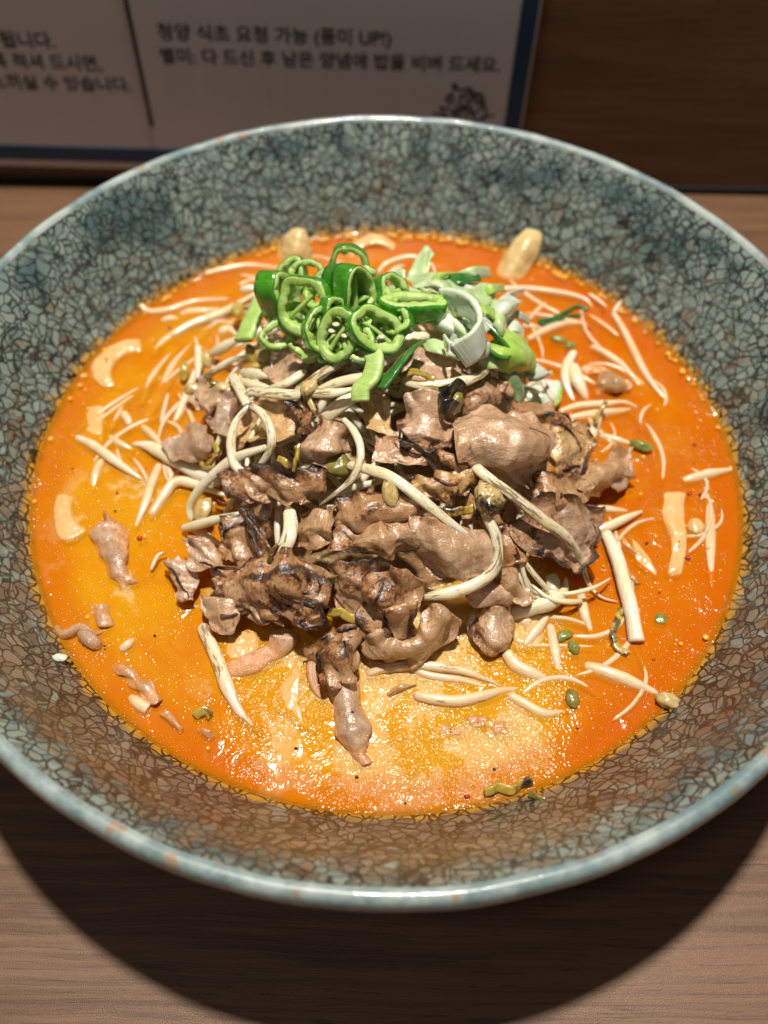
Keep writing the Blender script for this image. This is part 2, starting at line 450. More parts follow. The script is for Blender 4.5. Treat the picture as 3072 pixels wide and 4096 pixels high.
# ---------------------------------------------------------------- broth
def soup_mat(nm, body=False):
    t = NT(nm)
    p = t.pos()
    x, y, z = t.xyz(p)
    r = t.math('SQRT', t.math('ADD', t.math('MULTIPLY', x, x), t.math('MULTIPLY', y, y)))
    big = t.noise(p, 2.6, 4, 0.6, 0.6)
    mid = t.noise(p, 8.5, 4, 0.62, 1.2)
    fine = t.noise(p, 38, 4, 0.65)
    # how pale and creamy: towards the front centre
    dx = t.math('MULTIPLY', t.math('SUBTRACT', x, 0.03), 1.55); dy = t.math('ADD', y, 0.50)
    dd = t.math('SQRT', t.math('ADD', t.math('MULTIPLY', dx, dx), t.math('MULTIPLY', dy, dy)))
    front0 = t.ramp(dd, 0.10, 0.80, 1.0, 0.0)
    lx = t.math('ADD', x, 0.52); ly = t.math('ADD', y, 0.22)
    side = t.ramp(t.math('SQRT', t.math('ADD', t.math('MULTIPLY', lx, lx), t.math('MULTIPLY', ly, ly))), 0.05, 0.42, 0.42, 0.0)
    front = t.math('MAXIMUM', front0, side)
    left = t.ramp(x, 0.15, -0.75, 0.0, 1.0)
    orange = t.mix(left, (0.66, 0.165, 0.001), (0.70, 0.262, 0.003))
    orange = t.mix(t.ramp(mid, 0.35, 0.68), orange, t.mix(left, (0.68, 0.215, 0.002), (0.74, 0.350, 0.008)))
    yv = t.ramp(t.math('ADD', t.math('MULTIPLY', front, 0.62), t.math('MULTIPLY', big, 0.62)), 0.36, 0.68)
    c = t.mix(yv, orange, (0.74, 0.370, 0.006))
    cream_v = t.math('ADD', t.math('ADD', t.math('MULTIPLY', front, 0.16), t.math('MULTIPLY', t.noise(p, 6.0, 3, 0.6, 0.2), 0.85)), t.math('MULTIPLY', fine, 0.20))
    cream = t.math('MULTIPLY', t.ramp(cream_v, 0.635, 0.675), t.ramp(front, 0.05, 0.4))
    # round oil drops lie clear of the cream
    drop = t.vor(p, 42, 'F1')
    drop2 = t.vor(t.map(p, loc=(.3, .2, .1)), 95, 'F1')
    dm = t.math('MAXIMUM', t.ramp(drop, 0.16, 0.24, 1, 0), t.math('MULTIPLY', t.ramp(drop2, 0.14, 0.24, 1, 0), 0.8))
    cream = t.math('MULTIPLY', cream, t.math('SUBTRACT', 1.0, t.math('MULTIPLY', dm, 0.9)))
    c = t.mix(t.math('MULTIPLY', cream, 0.85), c, (0.82, 0.58, 0.22))
    dmask = t.math('MULTIPLY', t.ramp(drop2, 0.12, 0.22, 1, 0), t.ramp(mid, 0.45, 0.6))
    c = t.mix(t.math('MULTIPLY', dmask, 0.30), c, (0.50, 0.17, 0.003))
    # red oil along the edge and in streaks
    edge = t.math('ADD', t.ramp(r, 0.66, 0.80), t.math('SUBTRACT', mid, 0.62))
    c = t.mix(t.math('MULTIPLY', t.ramp(edge, 0.15, 0.85), 0.55), c, (0.60, 0.125, 0.002))
    rim = t.ramp(t.math('ADD', r, t.math('MULTIPLY', t.math('SUBTRACT', fine, 0.5), 0.02)), 0.792, 0.808)
    c = t.mix(t.math('MULTIPLY', rim, 0.7), c, (0.45, 0.17, 0.004))
    # surface relief: slow swell, skin wrinkles and foam bubbles
    foam = t.math('MULTIPLY', t.ramp(front0, 0.12, 0.55), t.ramp(t.math('ADD', mid, t.math('MULTIPLY', big, 0.4)), 0.55, 0.75))
    patch = t.ramp(t.noise(p, 11, 2, 0.5), 0.55, 0.68)
    rough_zone = t.math('MAXIMUM', foam, t.math('MULTIPLY', patch, 0.5))
    bub = t.vor(p, 150, 'SMOOTH_F1')
    fz = t.math('ADD', t.math('MULTIPLY', t.noise(p, 70, 3, 0.6), 1.5), t.math('MULTIPLY', bub, 1.0))
    h = t.math('ADD', t.math('MULTIPLY', t.math('MULTIPLY', fz, rough_zone), 1.0), t.math('MULTIPLY', t.noise(p, 9, 2), 1.1))
    h = t.math('ADD', h, t.math('MULTIPLY', t.noise(p, 24, 2), 0.35))
    beads = t.math('MULTIPLY', t.drops(p, 62, 0.30), t.ramp(t.noise(p, 9, 3, 0.6), 0.50, 0.62))
    beads = t.math('ADD', beads, t.math('MULTIPLY', t.drops(t.map(p, loc=(.4, .1, .2)), 120, 0.32), t.ramp(t.noise(p, 7, 3, 0.6), 0.42, 0.56)))
    h = t.math('ADD', h, t.math('MULTIPLY', beads, 0.55))
    n = t.bump(h, 0.32, 0.010)
    if body: return t.set(col=c, rough=0.6, spec=0.1)
    t.set(col=c, rough=0.15, nor=n, spec=0.5)
    tr = t.n('ShaderNodeBsdfTransparent'); tr.inputs[0].default_value = (1.0, 0.80, 0.38, 1)
    mx = t.n('ShaderNodeMixShader')
    t.put(mx.inputs[0], t.math('ADD', 0.60, t.math('MULTIPLY', t.math('SUBTRACT', big, 0.5), 0.6), clamp=True))
    t.t.links.new(tr.outputs[0], mx.inputs[1]); t.t.links.new(t.b.outputs[0], mx.inputs[2])
    t.t.links.new(mx.outputs[0], t.t.nodes['Material Output'].inputs['Surface'])
    return t.m
m_soup = soup_mat('broth'); m_body = soup_mat('broth_body', True)
V, F = [], []
NR, NA = 70, 256
for j in range(NR + 1):
    r = 0.8125 * j / NR
    for i in range(NA):
        a = 2 * math.pi * i / NA
        P = (r * math.cos(a), r * math.sin(a), 0)
        men = 0.006 * max(0, (r - 0.785) / 0.0275) ** 2
        V.append((P[0], P[1], SOUP + men + 0.0035 * nz(P, 6, 1) + 0.0022 * nz(P, 14, 2)))
for j in range(NR):
    for i in range(NA):
        k = (i + 1) % NA
        F.append((j * NA + i, (j + 1) * NA + i, (j + 1) * NA + k, j * NA + k))
soup = build('broth', V, F, m_soup)
tag(soup, 'orange and yellow spicy broth with oily cream patches filling the bowl', 'broth')

V, F = lathe([(0.0, SOUP - 0.020), (0.2, SOUP - 0.020), (0.4, SOUP - 0.020), (0.6, SOUP - 0.019), (0.72, SOUP - 0.016), (0.790, SOUP - 0.009), (0.804, SOUP - 0.005)], 128)
build('broth_body', V, [f[::-1] for f in F], m_body, soup)
# ---------------------------------------------------------------- food materials
def meat_mat(name, pale, tan, yellow=0.0):
    t = NT(name)
    p = t.obj()
    ch = t.attr('char')
    n1 = t.noise(p, 7, 3, 0.6)
    n2 = t.noise(p, 30, 4, 0.65)
    n3 = t.noise(p, 120, 3, 0.7)
    rnd = t.n('ShaderNodeObjectInfo').outputs['Random']
    c = t.mix(t.ramp(t.math('ADD', n1, t.math('MULTIPLY', t.math('SUBTRACT', rnd, 0.5), 0.22)), 0.38, 0.62), pale, tan)
    c = t.mix(t.math('MULTIPLY', t.ramp(t.math('ADD', t.math('MULTIPLY', n2, .5), t.math('MULTIPLY', t.noise(p, 13, 3), .5)), 0.50, 0.60), 0.75), c, tuple(min(1, x * 1.22 + 0.09) for x in pale))
    c = t.mix(t.math('MULTIPLY', t.ramp(n2, 0.46, 0.34), 0.5), c, tuple(x * 0.55 for x in tan))
    v = t.math('ADD', ch, t.math('MULTIPLY', t.math('SUBTRACT', t.math('ADD', t.math('MULTIPLY', n2, 0.6), t.math('MULTIPLY', n3, 0.4)), 0.5), 2.4))
    c = t.mix(t.ramp(v, 0.16, 0.48, 0, 0.8), c, (0.34, 0.135, 0.040))
    c = t.mix(t.ramp(v, 0.42, 0.66, 0, 0.95), c, (0.085, 0.030, 0.013))
    c = t.mix(t.ramp(v, 0.70, 1.0), c, (0.020, 0.010, 0.006))
    sp = t.vor(p, 55, 'F1')
    spk = t.math('MULTIPLY', t.ramp(sp, 0.06, 0.13, 1, 0), t.ramp(t.noise(p, 12, 1), 0.52, 0.6))
    c = t.mix(t.math('MULTIPLY', spk, 0.8), c, (0.05, 0.022, 0.012))
    c = t.film(c, 0.002, 0.024, 0.6)
    fib = t.noise(t.map(t.uv(), (16, 110, 1), rot=(0, 0, 0.35)), 1.0, 3, 0.6)
    c = t.mix(t.ramp(fib, 0.42, 0.66, 0, 0.38), c, tuple(x * 0.55 for x in tan))
    h = t.math('ADD', t.math('MULTIPLY', n2, 1.0), t.math('MULTIPLY', n3, 0.45))
    h = t.math('ADD', h, t.math('MULTIPLY', fib, 0.9))
    n = t.bump(h, 0.32, 0.010)
    n2_ = t.bump(t.math('ADD', t.math('ADD', t.math('MULTIPLY', t.noise(p, 150, 1), 0.5), t.math('MULTIPLY', t.drops(p, 105, 0.42), 0.8)), t.math('ADD', t.math('MULTIPLY', n2, 1.4), t.math('MULTIPLY', fib, 0.7))), 1.0, 0.0036)
    return t.set(col=c, rough=t.ramp(n2, 0.3, 0.7, 0.34, 0.50), nor=n, spec=0.7, coat=t.ramp(ch, 0.15, 0.6, 1.0, 0.25), coat_rough=0.15, coat_nor=n2_,
                 sss=0.12, sss_r=(1, 0.45, 0.25), sss_s=0.02)
m_meat = meat_mat('pork', (0.52, 0.320, 0.170), (0.45, 0.225, 0.080))
m_meat_pink = meat_mat('pork_pink', (0.59, 0.385, 0.245), (0.52, 0.295, 0.140))
m_meat_grey = meat_mat('pork_grey', (0.50, 0.345, 0.235), (0.45, 0.265, 0.145))
m_fat = meat_mat('pork_fried', (0.66, 0.44, 0.19), (0.58, 0.31, 0.10))

def sprout_mat():
    t = NT('sprout')
    u = t.uv()
    ch = t.attr('char')
    st = t.noise(t.map(u, (20, 8, 1)), 1.0, 3, 0.6)
    st2 = t.noise(t.map(u, (50, 22.0, 1)), 1.0, 3, 0.65)
    p = t.obj()
    c = t.mix(t.ramp(t.noise(p, 9, 2), 0.35, 0.65), (0.80, 0.69, 0.43), (0.86, 0.79, 0.62))
    c = t.mix(t.math('MULTIPLY', t.ramp(st2, 0.5, 0.68), 0.35), c, (0.55, 0.42, 0.19))
    v = t.math('ADD', ch, t.math('MULTIPLY', t.math('SUBTRACT', t.math('ADD', t.math('MULTIPLY', st, 0.65), t.math('MULTIPLY', st2, 0.35)), 0.5), 3.4))
    c = t.mix(t.ramp(v, 0.50, 0.70, 0, 0.85), c, (0.24, 0.15, 0.052))
    c = t.mix(t.ramp(v, 0.86, 1.15, 0, 0.95), c, (0.030, 0.022, 0.016))
    c = t.film(c, 0.000, 0.024, 0.42)
    n = t.bump(t.math('ADD', t.math('MULTIPLY', st2, 1.2), t.noise(p, 50, 2)), 0.32, 0.004)
    return t.set(col=c, rough=0.38, nor=n, spec=0.5, coat=0.7, coat_rough=0.18, sss=0.35, sss_r=(1, 0.75, 0.4), sss_s=0.02)
m_sprout = sprout_mat()

def bean_mat(name, a, b):
    t = NT(name); p = t.obj(); ch = t.attr('char')
    c = t.mix(t.ramp(t.noise(p, 40, 3), 0.35, 0.65), a, b)
    v = t.math('ADD', ch, t.math('MULTIPLY', t.math('SUBTRACT', t.noise(p, 55, 3, 0.65), 0.5), 1.6))
    c = t.mix(t.ramp(v, 0.40, 0.62, 0, 0.9), c, (0.12, 0.06, 0.02))
    c = t.mix(t.ramp(v, 0.62, 0.85), c, (0.015, 0.012, 0.010))
    return t.set(col=c, rough=0.32, nor=t.bump(t.noise(p, 60, 3), 0.4, 0.005), coat=0.5, coat_rough=0.12, sss=0.15, sss_r=(1, .6, .2), sss_s=0.012)
m_bean = bean_mat('bean', (0.52, 0.37, 0.12), (0.62, 0.48, 0.23))
m_husk = bean_mat('husk', (0.40, 0.28, 0.035), (0.54, 0.40, 0.09))
m_greenbean = bean_mat('green_bean', (0.16, 0.19, 0.035), (0.30, 0.27, 0.05))
m_olive = bean_mat('olive_skin', (0.20, 0.17, 0.03), (0.28, 0.22, 0.05))

def leaf_mat(name, a, b, coat=0.45, rough=0.3, sss=0.2, sc=(20, 4), use_v=False):
    t = NT(name); u = t.uv(); p = t.obj()
    if use_v:
        f = t.ramp(t.math('ADD', t.xyz(u)[0], t.math('MULTIPLY', t.math('SUBTRACT', t.noise(p, 20, 2), 0.5), 0.4)), 0.25, 0.8)
    else:
        f = t.ramp(t.noise(p, 14, 3), 0.35, 0.65)
    c = t.mix(f, a, b)
    ln = t.noise(t.map(u, (sc[0], sc[1], 1)), 1.0, 3, 0.5)
    c = t.mix(t.math('MULTIPLY', t.ramp(ln, 0.45, 0.7), 0.22), c, tuple(min(1, x * 1.35 + .03) for x in b))
    n = t.bump(t.math('ADD', ln, t.math('MULTIPLY', t.noise(p, 70, 3), 0.7)), 0.3, 0.004)
    return t.set(col=c, rough=rough, nor=n, spec=0.5, coat=coat, coat_rough=0.12, sss=sss, sss_r=(0.5, 0.8, 0.3), sss_s=0.015)
m_skin = leaf_mat('chili_skin', (0.032, 0.20, 0.008), (0.075, 0.32, 0.016), 0.8, 0.2, 0.05)
m_flesh = leaf_mat('chili_flesh', (0.34, 0.54, 0.10), (0.54, 0.70, 0.26), 0.2, 0.42, 0.3)
m_seed = leaf_mat('chili_seed', (0.60, 0.58, 0.33), (0.68, 0.65, 0.42))
m_white = leaf_mat('scallion_white', (0.62, 0.71, 0.55), (0.73, 0.79, 0.67), 0.5, 0.3, 0.35, (26, 2))
m_pale = leaf_mat('scallion_pale', (0.44, 0.60, 0.25), (0.60, 0.71, 0.42), 0.5, 0.3, 0.35, (26, 2))
m_lime = leaf_mat('scallion_lime', (0.30, 0.50, 0.065), (0.50, 0.65, 0.19), 0.5, 0.3, 0.3, (22, 2))
m_dark = leaf_mat('scallion_dark', (0.022, 0.13, 0.020), (0.055, 0.21, 0.025), 0.6, 0.26, 0.1, (26, 2))
m_dull = leaf_mat('scallion_dull', (0.16, 0.25, 0.10), (0.27, 0.36, 0.17), 0.5, 0.3, 0.2, (26, 2))

def noodle_mat():
    t = NT('noodle'); p = t.obj()
    c = t.mix(t.ramp(t.noise(p, 8, 3), 0.35, 0.65), (0.68, 0.49, 0.20), (0.73, 0.56, 0.28))
    c = t.film(c, 0.000, 0.022, 0.34)
    return t.set(col=c, rough=0.33, nor=t.bump(t.noise(p, 45, 3), 0.35, 0.006), coat=0.5, coat_rough=0.12, sss=0.3, sss_r=(1, .7, .3), sss_s=0.02)
m_noodle = noodle_mat()

# ---------------------------------------------------------------- food builders
def loft(name, crop, rails, mat, label=None, cat=None, group=None, nu=34, nv=26, th=0.015, wob=0.012, ruf=0.014, edge=0.016,
         ce=0.35, cb=0.0, stripes=None, seed=1, heap=True, parent=None, spots=0.0, cside=(1, 1, 1, 1)):
    """a slice lofted through rails, thick in the middle, thin and ragged at its edges; char 0..1 along the edges"""
    if not heap: rails = [[(x, y, h - (0.0085 if h < .03 else 0.004)) for x, y, h in r] for r in rails]
    R = [catmull([at(crop, x, y, h, heap) for x, y, h in r], nu) for r in rails]
    R = np.stack(R, 0)                                              # rails, nu, 3
    G = np.stack([catmull(R[:, i], nv) for i in range(nu)], 0)       # nu, nv, 3
    du = np.gradient(G, axis=0); dv = np.gradient(G, axis=1)
    N = np.cross(du, dv); N /= np.linalg.norm(N, axis=2)[..., None] + 1e-9
    if N[..., 2].sum() < 0: N = -N
    Tu = du / (np.linalg.norm(du, axis=2)[..., None] + 1e-9); Tv = dv / (np.linalg.norm(dv, axis=2)[..., None] + 1e-9)
    su = np.linspace(0, 1, nu)[:, None] * np.ones((1, nv)); sv = np.linspace(0, 1, nv)[None] * np.ones((nu, 1))
    Lu = np.linalg.norm(du, axis=2).sum(0).mean(); Lv = np.linalg.norm(dv, axis=2).sum(1).mean()
    e4 = np.stack([su * Lu, (1 - su) * Lu, sv * Lv, (1 - sv) * Lv], 0)  # distances to the four edges
    dist = e4.min(0)
    sz = min(1.0, min(Lu, Lv) / 0.13); ruf *= sz; edge *= sz; wob *= sz
    fa = random.Random(seed * 7).uniform(0, 3.1); fdir = (math.cos(fa), math.sin(fa))
    fr = random.Random(seed * 13 + 5); flare = [fr.choice((0.0, .010, .022, .030)) for _ in range(4)]
    P = G.copy(); char = np.zeros((nu, nv)); thk = np.zeros((nu, nv))
    for i in range(nu):
        for j in range(nv):
            g = G[i, j]; d = dist[i, j]
            eb = math.exp(-d / 0.026)
            wn = fb(g, 9, seed, 3); w2 = fb(g, 28, seed + 5, 3); w3 = nz(g, 16, seed + 9)
            a_, b_ = su[i, j] * Lu, sv[i, j] * Lv
            fold = 1.0 - 1.9 * abs(math.sin((a_ * fdir[0] + b_ * fdir[1]) / 0.085 * 3.14 + 2.6 * nz(g, 7, seed + 3))) ** 0.8
            frill = math.sin((a_ - b_) / 0.055 * 6.28 + 4.5 * nz(g, 10, seed + 6))
            off = wob * (wn * 1.6 + 0.35 * w2 + fold * (0.62 + 0.5 * eb)) + ruf * (1.1 * frill * max(0, 0.35 + 1.3 * nz(g, 5, seed + 44)) + 0.9 * w3) * eb + 1.5 * ruf * max(0, 0.6 + nz(g, 8, seed + 29)) * math.exp(-d / 0.02)
            t1 = nz(g, 30, seed + 13) + 0.6 * nz(g, 70, seed + 15); t2 = nz(g, 26, seed + 17) + 0.6 * nz(g, 64, seed + 19)
            t3 = nz(g, 13, seed + 51); t4 = nz(g, 13, seed + 53)
            P[i, j] = g + N[i, j] * off + (Tu[i, j] * (t1 + 1.6 * t3) + Tv[i, j] * (t2 + 1.6 * t4)) * edge * eb
            if heap and ce > 0: P[i, j, 2] += sum(flare[q] * math.exp(-e4[q, i, j] / 0.022) for q in range(4)) * sz
            k = 0.0
            for q in range(4): k = max(k, cside[q] * max(1.3 * math.exp(-e4[q, i, j] / 0.007), 0.45 * math.exp(-e4[q, i, j] / 0.028)))
            c = 2.0 * ce * k * (0.75 + 1.1 * nz(g, 11, seed + 23)) + cb * (1 + 1.5 * wn) + 0.22 * max(0, fold) ** 2 * (0.4 * ce + 2.0 * cb)
            if spots: c += spots * max(0, nz(g, 14, seed + 31) * 1.6 - 0.1)
            if stripes:
                sx = math.sin((su[i, j] * stripes[0] + sv[i, j] * stripes[1]) * 2 * math.pi + 1.3 * nz(g, 12, seed))
                c += stripes[2] * max(0, sx) ** 2 * (0.6 + 0.9 * nz(g, 9, seed + 41))
            char[i, j] = c
            thk[i, j] = th * 0.5 * (1 - 0.7 * math.exp(-d / 0.004)) * (1 + 0.4 * w2)
    top = P + N * thk[..., None]; bot = P - N * thk[..., None]
    V = np.vstack([top.reshape(-1, 3), bot.reshape(-1, 3)])
    ch = np.concatenate([char.ravel(), char.ravel()])
    u = np.stack([su.ravel() * Lu, sv.ravel() * Lv], 1); uv = np.vstack([u, u])
    n = nu * nv; F = []
    idx = lambda i, j: i * nv + j
    for i in range(nu - 1):
        for j in range(nv - 1):
            a, b, c_, d_ = idx(i, j), idx(i + 1, j), idx(i + 1, j + 1), idx(i, j + 1)
            F.append((a, b, c_, d_)); F.append((n + d_, n + c_, n + b, n + a))
    for i in range(nu - 1):
        for j in (0, nv - 1):
            a, b = idx(i, j), idx(i + 1, j)
            F.append((a, n + a, n + b, b) if j == 0 else (b, n + b, n + a, a))
    for j in range(nv - 1):
        for i in (0, nu - 1):
            a, b = idx(i, j), idx(i, j + 1)
            F.append((b, n + b, n + a, a) if i == 0 else (a, n + a, n + b, b))
    o = build(name, V, F, mat, parent, {'char': ch}, uv)
    sb = o.modifiers.new('subdivision', 'SUBSURF'); sb.levels = 1; sb.render_levels = 1
    return tag(o, label, cat, group)

def tube(name, crop, pts, r, mat, label=None, cat=None, group=None, n=44, m=10, flat=0.85, taper=(0.75, 0.35), char=0.0, charend=0.0,
         seed=1, heap=True, parent=None, world=False, lump=0.12, ridge=0.06, cut=False):
    r = r * (0.66 if heap else 0.74)
    if not world and not heap: pts = [(q[0], q[1], (q[2] if len(q) > 2 else 0) - 0.80 * r) for q in pts]
    P = np.array(pts, float) if world else np.array([at(crop, x, y, h, heap) for x, y, h in [(q + (0,))[:3] for q in pts]])
    C = catmull(P, n)
    T = np.gradient(C, axis=0); T /= np.linalg.norm(T, axis=1)[:, None] + 1e-9
    up = np.array([0.05, -0.35, 0.93])
    V = []; ch = []; uv = []
    L = np.concatenate([[0], np.cumsum(np.linalg.norm(np.diff(C, axis=0), axis=1))])
    for i in range(n):
        s = i / (n - 1)
        B = np.cross(T[i], up); B /= np.linalg.norm(B) + 1e-9
        A = np.cross(B, T[i])
        tp = taper[0] + (1 - taper[0]) * min(1, s / 0.25) if s < 0.5 else taper[1] + (1 - taper[1]) * min(1, (1 - s) / 0.45)
        endr = 1.0 if cut else min(1.0, math.sqrt(max(0, min(s, 1 - s)) * L[-1] / (r * 0.8) + 0.04))
        rr = r * tp * endr * (1 + lump * nz(C[i], 12, seed) + 0.05 * nz(C[i], 40, seed + 2))
        for j in range(m):
            a = 2 * math.pi * j / m
            q = 1 + ridge * math.cos(3 * a + 2 * nz(C[i], 8, seed + 4)) + ridge * nz((s * 3, a, seed), 3)
            V.append(C[i] + (B * math.cos(a) + A * math.sin(a) * flat) * rr * q)
            ch.append(char * (1.0 + 1.0 * nz(C[i], 11, seed + 7)) + charend * max(0, (s - 0.6) / 0.4))
            uv.append((L[i] + seed * 0.37, j / m if j <= m / 2 else 1 - j / m))
    F = []
    for i in range(n - 1):
        for j in range(m):
            k = (j + 1) % m
            F.append((i * m + j, i * m + k, (i + 1) * m + k, (i + 1) * m + j))
    F.append(tuple(range(m))[::-1]); F.append(tuple((n - 1) * m + j for j in range(m)))
    o = build(name, V, F, mat, parent, {'char': ch}, uv)
    return tag(o, label, cat, group)

def blob(name, crop, x, y, h, size, mat, label=None, cat=None, group=None, rot=(0, 0, 0), seed=1, lump=0.25, char=0.0, parent=None, heap=True, freq=1.6):
    c = at(crop, x, y, h, heap)
    Rm = np.array(Matrix.Rotation(rot[2], 3, 'Z') @ Matrix.Rotation(rot[1], 3, 'Y') @ Matrix.Rotation(rot[0], 3, 'X'))
    V, F = [], []; nu, nv = 14, 20
    for i in range(nu + 1):
        th = math.pi * i / nu
        for j in range(nv):
            a = 2 * math.pi * j / nv
            d = np.array([math.sin(th) * math.cos(a), math.sin(th) * math.sin(a), math.cos(th)])
            k = 1 + lump * nz(d, freq, seed) + 0.5 * lump * nz(d, freq * 2.5, seed + 3)
            V.append(c + Rm @ (d * np.array(size) * k))
    for i in range(nu):
        for j in range(nv):
            k = (j + 1) % nv
            F.append((i * nv + j, (i + 1) * nv + j, (i + 1) * nv + k, i * nv + k))
    ch = [char * (0.8 + 0.9 * nz(v, 30, seed + 11)) for v in V]
    o = build(name, V, F, mat, parent, {'char': ch}, [(v[0], v[1]) for v in V])
    return tag(o, label, cat, group)

def band(path, wdir, wid, th, closed, seed, inner_rough=0.0, side=1):
    """rounded rectangular band along a 3D path; returns full ring section verts: outer shell first. wdir(i) = width direction"""
    n = len(path); T = np.roll(path, -1, 0) - np.roll(path, 1, 0) if closed else np.gradient(path, axis=0)
    T /= np.linalg.norm(T, axis=1)[:, None] + 1e-9
    sec = [(0.5, -0.42), (0.5, 0.42), (0.42, 0.5), (0.15, 0.5), (-0.2, 0.5), (-0.5, 0.42), (-0.5, 0.15), (-0.5, -0.15), (-0.5, -0.42), (-0.2, -0.5), (0.15, -0.5), (0.42, -0.5)]
    V = []
    for i in range(n):
        W = wdir(i); W = W - T[i] * (W @ T[i]); W /= np.linalg.norm(W) + 1e-9
        O = np.cross(W, T[i]) * side
        for k, (o_, w_) in enumerate(sec):
            rough = inner_rough * (nz(path[i] + O * o_ * 0.02 + W * w_ * 0.03, 60, seed) + 0.7 * nz(path[i], 120, seed + 3)) if o_ < 0 else 0
            V.append(path[i] + O * (o_ * th + rough) + W * w_ * wid * (1 + 0.12 * nz(path[i], 20, seed + 8)))
    return V, len(sec), T

def band_faces(n, m, closed):
    F = []
    for i in range(n if closed else n - 1):
        i2 = (i + 1) % n
        for j in range(m):
            k = (j + 1) % m
            F.append((i * m + j, i * m + k, i2 * m + k, i2 * m + j))
    if not closed:
        F.append(tuple(range(m))[::-1]); F.append(tuple((n - 1) * m + j for j in range(m)))
    return F

def ring_path(c, nrm, roll, a, b, n, arc=(0, 360), seed=1, wob=0.10, spiral=0.0):
    nrm = np.array(nrm, float); nrm /= np.linalg.norm(nrm)
    ref = np.array([0, 0, 1.0]) if abs(nrm[2]) < 0.9 else np.array([0, 1.0, 0])
    e1 = np.cross(ref, nrm); e1 /= np.linalg.norm(e1); e2 = np.cross(nrm, e1)
    x = e1 * math.cos(roll) + e2 * math.sin(roll); y = -e1 * math.sin(roll) + e2 * math.cos(roll)
    out = []
    closed = arc[1] - arc[0] >= 360
    for i in range(n):
        t = math.radians(arc[0] + (arc[1] - arc[0]) * i / (n if closed else n - 1))
        k = 1 + wob * nz((math.cos(t), math.sin(t), seed), 1.3, seed)
        out.append(c + x * math.cos(t) * a * k + y * math.sin(t) * b * k + nrm * (spiral * i / n + 0.004 * nz((math.cos(t) * 2, math.sin(t) * 2, seed), 1, seed + 2)))
    return np.array(out), nrm, closed

def chili(crop, x, y, h, nrm, a, b, roll, label, wid=0.031, th=0.0115, arc=(0, 360), seed=1, seeds=0, membrane=True, wob=0.22, spiral=0.0):
    c = at(crop, x, y, h)
    path, nv, closed = ring_path(c, nrm, roll, a * 0.78, b * 0.78, 56, arc, seed, wob, spiral)
    V, m, T = band(path, lambda i: nv, wid, th, closed, seed, 0.0065)
    Va = np.array(V)
    # outward check: the first section verts should lie farther from the centre
    if np.linalg.norm(Va.reshape(-1, m, 3)[:, 0] - c, axis=1).mean() < np.linalg.norm(Va.reshape(-1, m, 3)[:, 7] - c, axis=1).mean():
        V, m, T = band(path, lambda i: nv, wid, th, closed, seed, 0.0065, -1)
    root = empty('chili_ring', c)
    tag(root, label, 'chili slice', 'green chili slices heaped at the back of the bowl')
    F = band_faces(56, m, closed)
    uv = [(i / 56 * 2, j / m) for i in range(56) for j in range(m)]
    o = build('flesh', V, F, m_flesh, root, {'char': [0] * len(V)}, uv)
    # glossy skin laid over the outer face
    path2 = path
    sk = []; ssec = [(0.515, -0.47), (0.55, -0.25), (0.56, 0.0), (0.55, 0.25), (0.515, 0.47), (0.42, 0.46), (0.42, 0.0), (0.42, -0.46)]
    side = 1
    Tn = T
    for i in range(56):
        W = nv - Tn[i] * (nv @ Tn[i]); W /= np.linalg.norm(W)
        O = np.cross(W, Tn[i])
        if O @ (path[i] - c) < 0: O = -O
        for o_, w_ in ssec:
            sk.append(path[i] + O * (o_ * th + 0.0012) + W * w_ * wid * (1 + 0.12 * nz(path[i], 20, seed + 8)) * 1.02)
    build('skin', sk, band_faces(56, 8, closed), m_skin, root, {'char': [0] * len(sk)}, [(i / 56 * 2, j / 8) for i in range(56) for j in range(8)])
    if membrane and closed:
        e1 = path[0] - c
        k0 = np.argmin(np.linalg.norm(path - (c + e1), axis=1))
        i0 = (seed * 7) % 56; i1 = (i0 + 26 + seed % 5) % 56
        A = path[i0]; B = path[i1]
        mid = c + (A - B) * 0.10
        tube('membrane', None, [A * 0.8 + c * 0.2, mid + nv * 0.003, B * 0.8 + c * 0.2], 0.0085, m_flesh, parent=root, world=True, n=20, m=8, lump=0.5, taper=(1, 1), seed=seed, cut=True)
    for q in range(seeds):
        rs = random.Random(seed * 31 + q)
        pc = c + (path[rs.randrange(56)] - c) * rs.uniform(0.35, 0.6) + nv * wid * 0.35
        Vs, Fs = [], []
        ax = np.array([rs.uniform(-1, 1), rs.uniform(-1, 1), rs.uniform(-.3, .3)]); 
        for i in range(7):
            th_ = math.pi * i / 6
            for j in range(10):
                a_ = 2 * math.pi * j / 10
                Vs.append(pc + np.array([math.sin(th_) * math.cos(a_) * .0085, math.sin(th_) * math.sin(a_) * .0065, math.cos(th_) * .003]))
        for i in range(6):
            for j in range(10):
                k = (j + 1) % 10
                Fs.append((i * 10 + j, (i + 1) * 10 + j, (i + 1) * 10 + k, i * 10 + k))
        build('seed', Vs, Fs, m_seed, root, None, [(0, 0)] * len(Vs))
    return root

